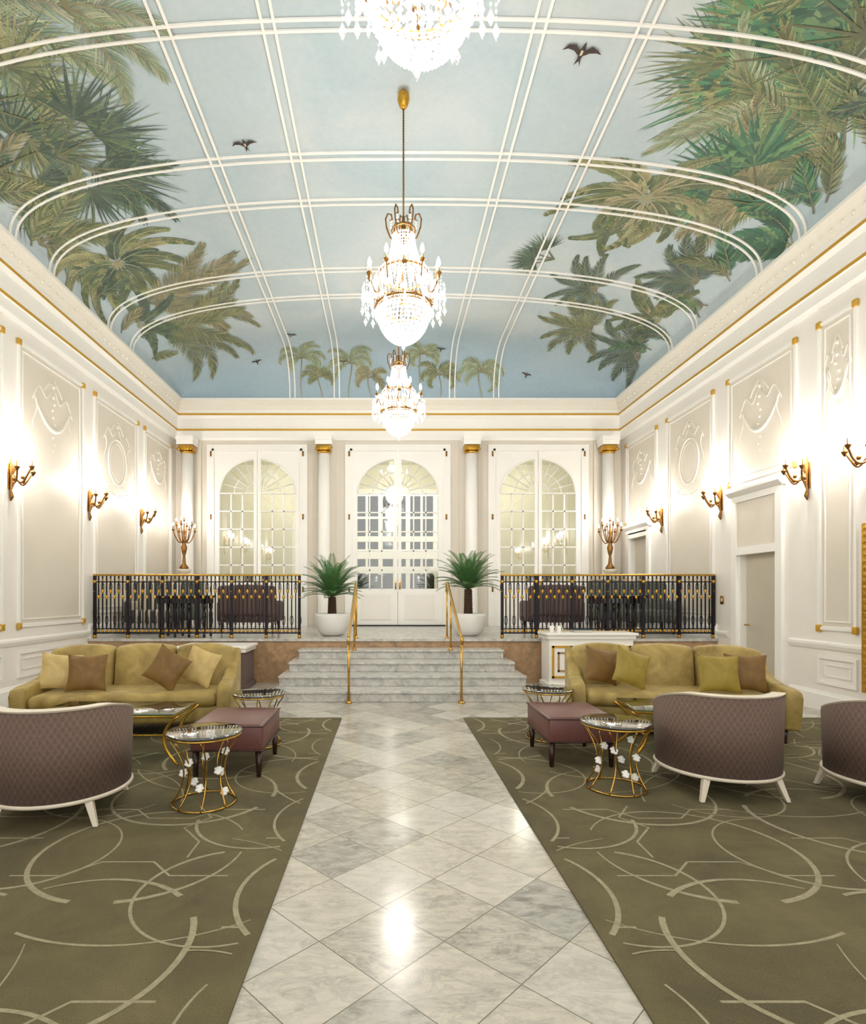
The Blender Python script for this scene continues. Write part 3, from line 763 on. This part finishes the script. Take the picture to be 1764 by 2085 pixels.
# ------------------------------------------------------------------ barrel chairs
def barrel():
    r=empty('barrel_chair',(0,0,0),'tub armchair in brown jacquard with ivory wooden frame','armchair','brown jacquard tub armchairs')
    RO=.43; A0,A1=math.radians(-205),math.radians(25); n=48
    def hz(a):
        d=abs(a+pi/2)/(math.radians(115)); return .738-.13*max(0,(d-.45)/.55)**1.6
    def shell(ri,ro,zf0,zf1,mat,mb):
        vs=[]
        for i in range(n+1):
            a=A0+(A1-A0)*i/n; c,s_=math.cos(a),math.sin(a)*1.02
            z0,z1=zf0(a),zf1(a)
            vs+= [(ro*.97*c,ro*.97*s_,z0),(ro*c,ro*s_,z1),(ri*c,ri*s_,z1),(ri*c,ri*s_,z0)]
        fs=[]
        for i in range(n):
            for k in range(4): l=(k+1)%4; fs.append((4*i+k,4*i+l,4*i+4+l,4*i+4+k))
        fs+=[(0,1,2,3),(4*n+3,4*n+2,4*n+1,4*n)]
        mb.add(vs,fs,mat,False)
    mb=MB(); shell(.35,RO,lambda a:.175,lambda a:hz(a)-.012,0,mb); o=mk('backrest',mb,['jacq'],parent=r); 
    for p in o.data.polygons: p.use_smooth=abs(p.normal.z)<.5
    mb=MB(); shell(.345,RO+.004,lambda a:hz(a)-.012,lambda a:hz(a)+.006,0,mb); mk('top_rail',mb,['ivory'],parent=r,bevel=.005)
    mb=MB(); mb.lathe([(.40,.145),(.425,.15),(.432,.162),(.425,.175),(.40,.177)],48); mk('seat_frame',mb,['ivory'],parent=r)
    mb=MB().lathe([(.33,.177),(.345,.21),(.345,.36),(.33,.40),(.25,.42),(0.001,.425)],36); mk('seat_cushion',mb,['mauve'],parent=r)
    for x,y in((-.25,-.31),(.25,-.31),(-.27,.28),(.27,.28)):
        mb=MB(); sx,sy=math.copysign(.05,x),math.copysign(.04,y)
        w=.024; v=[(x+a*w,y+b*w,.152) for a,b in((-1,-1),(1,-1),(1,1),(-1,1))]+[(x+sx+a*w*.6,y+sy+b*w*.6,0) for a,b in((-1,-1),(1,-1),(1,1),(-1,1))]
        mb.add(v,[(0,1,2,3),(7,6,5,4)]+[(i,i+4,(i+1)%4+4,(i+1)%4) for i in range(4)]); mk('leg',mb,['ivory'],parent=r,bevel=.004)
    return r
B=barrel(); B.location=(-2.18,3.80,ZR); B.rotation_euler=(0,0,.2)
clone(B,loc=(2.49,4.28,ZR),rotz=0); clone(B,loc=(3.60,4.0,ZR),rotz=0)
clone(B,loc=(-3.42,3.98,ZR),rotz=-.05)

def ottoman(loc,label):
    r=empty('ottoman',loc,label,'ottoman','burgundy leather ottomans')
    mk('seat',MB().rbox((0,0,.31),(.58,.72,.22),.03,seg=3),['leather'],parent=r)
    mb=MB()
    for z in(.405,.215):
        mb.tube([(a*.292,b*.362,z) for a,b in((-1,-1),(1,-1),(1,1),(-1,1))],.005,5,0,True)
    mk('piping',mb,['darkwood'],parent=r,label='dark leather piping')
    for x in(-.25,.25):
        for y in(-.32,.32): mk('leg',MB().lathe([(.018,0),(.03,.2)],4),['darkwood'],(x,y,0),r,rotz=0)
    return r
ottoman((-1.27,4.80,ZR),'burgundy leather ottoman with dark tapered legs beside a glass side table')
ottoman((1.63,5.06,ZR),'burgundy leather ottoman with dark tapered legs beside the gold sofa')

def sidetable():
    r=empty('side_table',(0,0,0),'round glass side table on gilt wire hourglass base with porcelain flowers','table','round glass side tables')
    mk('table_top',MB().lathe([(.24,.485),(.255,.49),(.255,.503),(.24,.505),(.001,.505)],40).lathe([(.001,.485),(.24,.485)],40),['tglass'],parent=r,label='round glass top')
    mk('top_rim',MB().ring(.245,.008,.477,40),['brass'],parent=r)
    mk('base_ring',MB().ring(.21,.007,.009,40),['brass'],parent=r)
    for k in range(8):
        a=2*pi*k/8+.2
        pts=[]
        for i in range(15):
            t=i/14; rr=.135+ .10*abs(2*t-.9)**1.9 ; rr=min(rr,.235); aa=a+.2*math.sin(t*pi)
            pts.append((rr*math.cos(aa),rr*math.sin(aa),.01+.465*t))
        mk('wire_rod',MB().tube(pts,.0055,6),['brass'],parent=r)
    for k in range(9):
        a=k*2.4; z=.08+.3*((k*37)%9)/9; rr=.14; mb=MB()
        c=(rr*math.cos(a),rr*math.sin(a),z)
        for j in range(5):
            b=2*pi*j/5; mb.ball((c[0]+.014*math.cos(b),c[1]+.014*math.sin(b)*.8,c[2]+.015*math.sin(b)),.018,0,7,.7)
        mb.ball(c,.018,0,7)
        mk('porcelain_flower',mb,['flower'],parent=r)
    return r
T=sidetable(); T.location=(-1.27,3.92,ZR)
clone(T,loc=(1.71,4.22,ZR)); clone(T,loc=(-1.24,5.46,ZR)); clone(T,loc=(1.62,5.70,ZR))

def coffee():
    r=empty('coffee_table',(0,0,0),'rectangular glass coffee table with curved gilt legs','table','gilt coffee tables')
    mk('table_top',MB().rbox((0,0,.44),(1.2,.56,.02),.008),['tglass'],parent=r,label='glass top')
    mb=MB().tube([(a*.58,b*.26,.42) for a,b in((-1,-1),(1,-1),(1,1),(-1,1))],.012,6,0,True); mk('top_rim',mb,['gold'],parent=r)
    for a in(-1,1):
        for b in(-1,1):
            pts=[(a*(.48+.14*(2*t-1)**2),b*(.20+.06*(2*t-1)**2),.405*(1-t)+.016) for t in [i/12 for i in range(13)]]
            mk('leg',MB().tube(pts,[.016-.005*abs(i/6-1) for i in range(13)],8),['gold'],parent=r)
    mk('stretcher',MB().tube([(-.48,0,.2),(.48,0,.2)],.009,6).tube([(-.48,-.2,.2),(-.48,.2,.2)],.009,6).tube([(.48,-.2,.2),(.48,.2,.2)],.009,6),['gold'],parent=r)
    return r
C=coffee(); C.location=(-2.38,5.0,ZR); clone(C,loc=(2.78,5.12,ZR),rotz=-.1)

def cabinet(x0,x1,y0,y1,h,label,mats,inlay):
    w=x1-x0; d=y1-y0
    r=empty('cabinet',((x0+x1)/2,(y0+y1)/2,0),label,'cabinet')
    mk('body',MB().box(-w/2+.03,w/2-.03,-d/2+.03,d/2-.03,0,h-.1).box(-w/2,w/2,-d/2,d/2,0,.08),[mats[0]],parent=r,bevel=.006)
    mb=MB().box(-w/2,w/2,-d/2,d/2,h-.1,h-.04).box(-w/2-.03,w/2+.03,-d/2-.03,d/2,h-.04,h); mk('top',mb,[mats[1]],parent=r,bevel=.008)
    if inlay:
        n=3
        for i in range(n):
            cx=-w/2+w*(i+.5)/n; mb=MB(); yy=-d/2+.03; a=w/n/2-.07
            mb.box(cx-a,cx+a,yy-.012,yy,.16,h-.2,1)
            for e0,e1,f0,f1 in((cx-a,cx-a+.035,.16,h-.2),(cx+a-.035,cx+a,.16,h-.2),(cx-a,cx+a,.16,.195),(cx-a,cx+a,h-.235,h-.2)): mb.box(e0,e1,yy-.025,yy-.012,f0,f1,0)
            for e0,e1,f0,f1 in((cx-a+.09,cx-a+.12,.26,h-.3),(cx+a-.12,cx+a-.09,.26,h-.3),(cx-a+.09,cx+a-.09,.26,.29),(cx-a+.09,cx+a-.09,h-.33,h-.3)): mb.box(e0,e1,yy-.02,yy-.012,f0,f1,2)
            mk('door',mb,['goldp','trimw','brownm'],parent=r,label='white door panel with gilt frame')
    return r
cabinet(2.5,3.88,8.8,9.3,.87,'white console cabinet with gilt framed panels behind the sofa',('trimw','trimw'),True)
cabinet(-3.2,-2.16,8.6,9.3,.68,'low mauve upholstered cabinet with white top behind the sofa',('mauve','trimw'),False)
def cup(x,y,z):
    r=mk('cup',MB().lathe([(.028,0),(.03,.01),(.04,.09),(.042,.1),(.037,.1),(.03,.02),(.001,.015)],18),['flower'],(x,y,z),label='white porcelain cup on the white cabinet',cat='cup',group='cups on the cabinet')
    mk('handle',MB().tube([(.038+.025*math.sin(t*pi),0,.025+.055*t) for t in [i/8 for i in range(9)]],.005,6),['flower'],parent=r)
cup(2.62,9.0,.87); cup(2.74,9.02,.87)
mk('book',MB().box(-.14,.14,-.1,.1,0,.006,0).box(-.135,.135,-.095,.095,.006,.03,1).box(-.14,.14,-.1,.1,.03,.036,0),['bluebook','ivory'],(3.1,9.05,.87),label='closed blue book lying on the white cabinet',cat='book')
mr=mk('wall_mirror',MB().box(XR-.04,XR-.03,5.0,6.34,.4,2.2),['mirror'],label='tall wall mirror in gilt frame',cat='mirror')
mb=MB()
for a,b,c,d in((4.92,5.04,.34,2.28),(6.34,6.48,.34,2.28),(5.04,6.34,.34,.46),(5.04,6.34,2.16,2.28)): mb.box(XR-.075,XR-.031,a,b,c,d)
for k in range(25): mb.rbox((XR-.078,6.42,.40+k*.076),(.016,.05,.05),.008)
mk('mirror_frame',mb,['gold'],parent=mr,bevel=.012)
mk('light_switch',MB().rbox((0,0,0),(.014,.09,.14),.004).rbox((-.008,0,0),(.01,.03,.05),.003,1),['brass','white'],(XR-.008,9.28,1.38),label='brass light switch plate beside the side door',cat='switch')

# ------------------------------------------------------------------ railings on platform edge
def railing(x0,x1,y,label):
    r=empty('railing',(x0,y,HP),label,'railing','dark iron railings with gilt top rail')
    L=x1-x0
    mk('top_rail',MB().rbox((L/2,0,1.06),(L,.06,.035),.012).rbox((L/2,0,.945),(L,.02,.018),.004,1),['brass','iron'],parent=r,label='brass handrail')
    mk('bottom_rail',MB().rbox((L/2,0,.09),(L,.03,.025),.005).rbox((L/2,0,.16),(L,.02,.018),.004),['iron'],parent=r)
    n=int(L/.068); proto=None
    for i in range(n+1):
        x=.02+(L-.04)*i/n
        if proto is None:
            mb=MB().box(-.009,.009,-.009,.009,.09,1.05,0)
            mb.lathe([(.001,.09),(.028,.125),(.001,.16)],8,mat=1); mb.lathe([(.001,.95),(.018,.97),(.018,.985),(.001,1.0)],8,mat=1)
            mb.tube([(.026*math.sin(t),0,.86+.07*math.cos(t)) for t in [k*2*pi/12 for k in range(12)]],.005,4,0,True)
            mb.lathe([(.001,.73),(.026,.785),(.001,.84)],8,mat=1)
            proto=mk('baluster',mb,['iron','gold'],(x,0,0),r)
            mb=MB().box(-.009,.009,-.009,.009,.09,1.05,0)
            mb.lathe([(.001,.09),(.028,.125),(.001,.16)],8,mat=1); mb.lathe([(.001,.64),(.028,.69),(.001,.74)],8,mat=1)
            mb.tube([(.026*math.sin(t),0,.30+.08*math.cos(t)) for t in [k*2*pi/12 for k in range(12)]],.005,4,0,True)
            proto2=mk('baluster',mb,['iron','gold'],(x+(L-.04)/n,0,0),r)
        elif i>1:
            c=(proto if i%2==0 else proto2).copy(); COL.objects.link(c); c.parent=r; c.location=(x,0,0)
    for x in [L*k/6 for k in range(7)]:
        x=min(max(x,.025),L-.025)
        mb=MB().box(-.022,.022,-.022,.022,0,1.05,0); mb.lathe([(.03,.0),(.03,.05),(.022,.06)],8,mat=1); mb.lathe([(.024,.92),(.034,.95),(.024,.98)],8,mat=1)
        mk('post',mb,['iron','gold'],(x,0,0),r)
railing(XL+.06,-1.45,D2+.05,'dark iron railing with gilt bosses and brass handrail')
railing(1.90,XR-.02,D2+.05,'dark iron railing with gilt bosses and brass handrail')

def handrail(x):
    r=empty('stair_handrail',(x,D1,0),'polished brass handrail on slim posts beside the marble steps','handrail','brass stair handrails')
    pts=[(0,-.12,.80),(0,-.14,.86),(0,-.08,.90),(0,.05,.93),(0,.9,1.30),(0,1.6,1.61),(0,1.72,1.665),(0,1.79,1.67),(0,1.83,1.62)]
    mk('rail',MB().tube(pts,.022,10),['brass'],parent=r)
    mk('post',MB().tube([(0,-.06,0),(0,-.06,.90)],.017,10).lathe([(.045,0),(.045,.015),(.02,.04)],16,(0,-.06,0)),['brass'],parent=r)
    mk('post',MB().tube([(0,1.22,.59),(0,1.22,1.44)],.015,10).lathe([(.04,.59),(.04,.605),(.018,.63)],16,(0,1.22,0)),['brass'],parent=r)
    mk('post',MB().tube([(0,1.78,HP),(0,1.78,1.67)],.015,10).lathe([(.04,HP),(.04,HP+.015),(.018,HP+.04)],16,(0,1.78,0)),['brass'],parent=r)
handrail(-.52); handrail(1.0)

# ------------------------------------------------------------------ planters
M['frond']=simple('cycad_frond_green',lin(84,126,72),.5,var=.3,scale=14)
M['trunk']=simple('shaggy_trunk',lin(74,52,36),.95,var=.4,scale=60,bump=.8)
def planter(x,y,seed,label,hh):
    random.seed(seed)
    r=empty('potted_palm',(x,y,HP),label,'potted palm','potted cycads at the stair head')
    mk('bowl',MB().lathe([(.14,0),(.2,.02),(.27,.1),(.31,.22),(.315,.34),(.305,.40),(.285,.40),(.28,.36),(.001,.35)],40),['bowl'],parent=r,label='round white ceramic bowl')
    mk('soil',MB().lathe([(.275,.352),(.27,.365),(.001,.375)],24),['soil'],parent=r)
    prof=[]
    for i in range(22): t=i/21; prof.append((.075-.012*t+.012*(i%2),.37+hh*t))
    mk('trunk',MB().lathe(prof+[(.001,.38+hh)],14),['trunk'],parent=r)
    mb=MB(); N=62
    for k in range(N):
        a=k*2.39996; t=k/N; el=1.5-1.2*t+random.uniform(-.1,.1); L=random.uniform(.72,.84)-.26*t
        pts=[];z=.38+hh; e=el; n=14; px=.02;pz=z
        for i in range(n+1):
            pts.append((px,pz)); px+=math.cos(e)*L/n; pz+=math.sin(e)*L/n; e-=(1.0)/n*(.4+1.2*i/n)
        ca,sa=math.cos(a),math.sin(a)
        P3=[Vector((q*ca,q*sa,zz)) for q,zz in pts]
        mb.tube(P3,[.006*(1-.7*i/n) for i in range(n+1)],4)
        side=Vector((-sa,ca,0))
        for i in range(1,n+1):
            for h in(0,.33,.66):
                if i==n and h: continue
                p=P3[i]+(P3[min(i+1,n)]-P3[i])*h
                tt=(i+h)/n; ll=.13*math.sin(pi*(.15+.78*tt))**.7; d=(P3[i]-P3[i-1]).normalized()
                for s in(-1,1):
                    tip=p+(side*s*.8+d*.6).normalized()*ll+Vector((0,0,.012)); m=(p+tip)/2; w=d*.007
                    mb.add([p-w*.5,m-w,tip,m+w],[(0,1,2,3)],0)
    mk('fronds',mb,['frond'],parent=r,label='arching green feather fronds',recalc=False)
planter(-.99,10.12,5,'potted cycad palm in round white ceramic bowl by the railing',.32)
planter(1.45,10.12,9,'potted cycad palm with tall trunk in round white ceramic bowl',.46)

# ------------------------------------------------------------------ platform furniture
def armchair(loc,rot,w,h,fab,label,nm='armchair'):
    r=empty(nm,loc,label,nm.replace('_',' '),None,rot)
    mk('seat',MB().rbox((0,0,.33),(w-.2,.62,.24),.05),[fab],parent=r)
    mk('backrest',MB().rbox((0,.32,.60),(w-.06,.16,h-.26),.06,fn=lambda x,y,z:(x,y+.1*z-.15*abs(x/w)**2,z+.03*math.cos(x/w*pi)),sub=3),[fab],parent=r)
    for s in(-1,1): mk('armrest',MB().rbox((s*(w/2-.07),0,.42),(.14,.66,.40),.06),[fab],parent=r)
    for x in(-1,1):
        for y in(-.27,.3): mk('leg',MB().lathe([(.015,0),(.028,.22)],8),['darkwood'],(x*(w/2-.1),y,0),r)
armchair((-4.40,10.62,HP),.1,.92,1.02,'stripe','grey and cream striped high-back armchair behind the railing')
armchair((-2.62,10.85,HP),pi,1.15,.84,'settee','mauve upholstered settee with its back to the railing','settee')
armchair((3.15,10.85,HP),pi,1.1,.84,'settee','mauve upholstered settee with its back to the railing','settee')
armchair((4.92,10.72,HP),-.1,.98,1.0,'grey','grey-green patterned high-back armchair behind the railing')
armchair((-4.3,11.75,HP),0,.8,1.10,'grey','grey-green high-back armchair near the torchere')
armchair((4.7,11.85,HP),0,.8,1.12,'grey','grey-green high-back armchair near the torchere')
def btable(loc):
    r=empty('black_table',loc,'black lacquered console table with turned legs behind the railing','table','black lacquered tables')
    mk('table_top',MB().rbox((0,0,.70),(.92,.50,.04),.012),['black'],parent=r)
    mk('apron',MB().box(-.42,.42,-.21,.21,.58,.68),['black'],parent=r,bevel=.006)
    for x in(-.38,-.12,.12,.38):
        for y in(-.18,.18): mk('leg',MB().lathe([(.02,0),(.025,.03),(.018,.06),(.03,.2),(.035,.4),(.02,.46),(.035,.5),(.035,.58)],10),['black'],(x,y,0),r)
btable((-3.52,9.86,HP)); btable((4.0,9.86,HP))

def torchere():
    r=empty('torchere',(0,0,0),'gilt candelabrum torchere on tall cream pedestal with lit candles','lamp','gilt candelabra torcheres')
    mk('pedestal',MB().lathe([(.2,0),(.2,.06),(.16,.1),(.10,.18),(.09,.3),(.085,1.1),(.11,1.2),(.15,1.25),(.15,1.3),(.02,1.31)],20),['ivory'],parent=r)
    mk('stem',MB().lathe([(.09,1.3),(.10,1.34),(.04,1.42),(.025,1.6),(.05,1.68),(.065,1.78),(.03,1.88),(.055,1.94),(.03,2.0),(.022,2.05),(.04,2.12),(.02,2.2),(.015,2.32)],16),['bronze'],parent=r,label='gilt bronze urn stem')
    for k in range(9):
        R_=.25 if k%2 else .17; zt=2.17+(.12 if k%2==0 else .0)
        if k==0: pos=(0,0,2.40)
        else:
            a=2*pi*k/8; pts=[(R_*t*math.cos(a),R_*t*math.sin(a),1.95-.10*math.sin(t*pi)+(zt-1.98)*t**2) for t in [i/8 for i in range(9)]]
            mk('arm',MB().tube(pts,.012,6),['bronze'],parent=r); pos=(R_*math.cos(a),R_*math.sin(a),zt)
        mk('candle_cup',MB().lathe([(.008,-.05),(.03,-.01),(.03,.0),(.012,.005),(.012,.07),(.001,.075)],10,pos),['bronze'],parent=r)
        mk('bulb',MB().lathe([(.001,.07),(.014,.09),(.012,.12),(.001,.15)],8,pos),['bulb'],parent=r)
    light('torchere_light',(0,0,2.62),7,.1,parent=r)
    return r
TO=torchere(); TO.location=(-4.5,12.5,HP); clone(TO,loc=(4.95,12.55,HP))

def sconce():
    r=empty('wall_sconce',(0,0,0),'gilt bronze candle sconce with lit bulbs on the panelled wall','lamp','gilt wall sconces')
    pts=[(.02,0,-.42),(.035,0,-.36),(.02,0,-.28),(.045,0,-.18),(.03,0,-.08),(.05,0,0),(.03,0,.10),(.02,0,.15)]
    mk('backplate',MB().tube(pts,[.006,.026,.014,.03,.02,.045,.02,.006],8).rbox((.008,0,-.1),(.016,.07,.34),.006),['bronze'],parent=r)
    for k,(dx,dy,zt) in enumerate(((.16,-.17,.02),(.25,0,.06),(.16,.17,.02))):
        p2=[(.05+dx*t,dy*t+.02*math.sin(t*6)*(1 if dy>=0 else -1),-.06-.16*math.sin(t*pi)+zt*t+.03*t) for t in [i/10 for i in range(11)]]
        e=p2[-1]
        mk('arm',MB().tube(p2,.013,6).ball((e[0]*.6,e[1]*.6,e[2]-.14),.028,0,6),['bronze'],parent=r)
        mk('candle_cup',MB().lathe([(.006,-.05),(.036,.0),(.038,.01),(.014,.015),(.013,.09),(.001,.095)],10,e),['bronze'],parent=r)
        mk('bulb',MB().lathe([(.001,.09),(.024,.12),(.02,.17),(.001,.22)],8,e),['bulb'],parent=r)
    light('sconce_light',(.18,0,.24),34,.06,parent=r)
    return r
SC=sconce(); SC.location=(XL,7.45,3.12)
for y in(9.42,11.41,5.45,3.45): clone(SC,loc=(XL,y,3.12))
for y in(6.38,7.38,9.3,11.3,3.7): clone(SC,loc=(XR,y,3.12),rotz=pi)

def chandelier():
    r=empty('chandelier',(0,0,0),'crystal basket chandelier with gilt arms and lit candle bulbs','chandelier','crystal chandeliers')
    mk('canopy',MB().lathe([(.02,2.70),(.045,2.73),(.07,2.80),(.065,2.86),(.04,2.89)],16),['gold'],parent=r,label='gilt ceiling canopy')
    mb=MB().tube([(0,0,1.35),(0,0,2.74)],.009,8)
    for i in range(44): mb.ball((0,0,1.4+i*.03),.012,0,6)
    mk('suspension_rod',mb,['bronze'],parent=r)
    mb=MB().ring(.13,.010,1.34,24).lathe([(.02,1.28),(.035,1.34),(.02,1.42),(.015,1.5)],10)
    for k in range(6):
        a=2*pi*k/6; ca,sa=math.cos(a),math.sin(a)
        pr=[(.03,1.28),(.09,1.22),(.15,1.27),(.19,1.38),(.20,1.47),(.175,1.53),(.135,1.52),(.125,1.47),(.15,1.45)]
        mb.tube([(q*ca,q*sa,z) for q,z in pr],.009,6)
        mb.tube([(q*ca,q*sa,z) for q,z in((.02,1.36),(.06,1.33),(.085,1.40),(.075,1.47),(.045,1.47))],.007,5)
    mk('crown',mb,['bronze'],parent=r,label='gilt scrolled crown')
    mb=MB(); ns=30
    for k in range(ns):
        a=2*pi*k/ns
        for i in range(15):
            t=i/14; q=.12+.17*t**1.8; z=1.27-.42*t-.03*math.sin(pi*t)
            mb.octa((q*math.cos(a),q*math.sin(a),z),.014,.018)
    for k in range(6):
        a=2*pi*k/6
        for i in range(3): mb.octa((.14*math.cos(a),.14*math.sin(a),1.44-.035*i),.009,.016)
    mk('crystal_strands',mb,['crystals'],parent=r,kind='stuff',label='strings of cut crystal beads')
    mb=MB().ring(.28,.012,.84,36).ring(.305,.014,.49,36).ring(.30,.007,.455,36).lathe([(.02,.5),(.03,.6),(.02,.7),(.035,.76),(.015,.84),(.012,1.3)],10)
    for k in range(8):
        a=2*pi*(k+.5)/8; mb.tube([(.28*math.cos(a),.28*math.sin(a),.84),(.305*math.cos(a),.305*math.sin(a),.49)],.005,5)
        mb.lathe([(.002,-.04),(.022,0),(.002,.03)],8,(.31*math.cos(a),.31*math.sin(a),.50))
    mk('frame',mb,['bronze'],parent=r,label='gilt ring frame')
    pend=MB()
    for k in range(12):
        a=2*pi*k/12; ca,sa=math.cos(a),math.sin(a); R_=.43 if k%2 else .38; zt=.74 if k%2 else .82
        pts=[((.29+(R_-.29)*t)*ca,(.29+(R_-.29)*t)*sa,.62-.08*math.sin(t*pi)+(zt-.62)*t*t) for t in [i/8 for i in range(9)]]
        mk('arm',MB().tube(pts,.008,6).lathe([(.006,-.03),(.03,.0),(.034,.012),(.012,.016),(.012,.07)],10,(R_*ca,R_*sa,zt)),['bronze'],parent=r)
        mk('bulb',MB().lathe([(.001,.07),(.022,.10),(.02,.14),(.001,.185)],8,(R_*ca,R_*sa,zt)),['bulb'],parent=r)
        for q,z0,n_ in((R_+.03,zt-.04,4),(R_-.04,zt-.07,3),(.50 if k%2 else .46,.60,3),(.40,.60,4)):
            for i in range(n_): pend.octa((q*ca,q*sa,z0-.04*i),.010,.018)
            pend.octa((q*ca,q*sa,z0-.04*n_-.035),.024,.055)
        for da in(-.16,.16):
            c2,s2=math.cos(a+da),math.sin(a+da); pend.octa((.46*c2,.46*s2,.56),.018,.05); pend.octa((.46*c2,.46*s2,.65),.012,.035); pend.octa((.38*c2,.38*s2,.60),.014,.07)
    for k in range(40):
        a=2*pi*k/40; pend.octa((.33*math.cos(a),.33*math.sin(a),.70),.015,.12); pend.octa((.315*math.cos(a),.315*math.sin(a),.41),.014,.045); pend.octa((.30*math.cos(a+.07),.30*math.sin(a+.07),.57),.013,.06)
    pend.octa((0,0,.04),.02,.045)
    mk('crystal_pendants',pend,['crystal'],parent=r,kind='stuff',label='long cut crystal pendants')
    bw=MB(); rows=13
    for j in range(rows):
        t=j/(rows-1); ang=t*pi/2*.97; q=.285*math.cos(ang); z=.45-.36*math.sin(ang); n_=max(4,int(q*2*pi/.042))
        for k in range(n_):
            a=2*pi*(k+.5*(j%2))/n_; bw.octa((q*math.cos(a),q*math.sin(a),z),.02,.022)
    mk('crystal_bowl',bw,['crystalb'],parent=r,kind='stuff',label='crystal bead basket with added glow')
    light('chandelier_light',(0,0,.22),130,.24,parent=r)
    light('chandelier_light',(0,0,1.02),42,.10,parent=r)
    return r
CH=chandelier(); CH.location=(.18,2.93,4.18)
clone(CH,loc=(.18,6.30,4.18)); clone(CH,loc=(.2,9.94,4.18))

w=bpy.data.worlds.new('World'); scene.world=w; w.use_nodes=True
bg=w.node_tree.nodes['Background']; bg.inputs[0].default_value=(1,.98,.945,1); bg.inputs[1].default_value=2.0
cam=bpy.data.cameras.new('Camera'); co=bpy.data.objects.new('Camera',cam); COL.objects.link(co); scene.camera=co
co.location=(0,0,1.45); co.rotation_euler=(pi/2,0,0)
cam.sensor_width=36; cam.sensor_fit='AUTO'; cam.lens=1150/2085*36
cam.shift_x=(882-789)/2085; cam.shift_y=(1213-1042.5)/2085; cam.clip_start=.05
scene.view_settings.view_transform='Standard'; scene.view_settings.look='None'; scene.view_settings.exposure=0.0
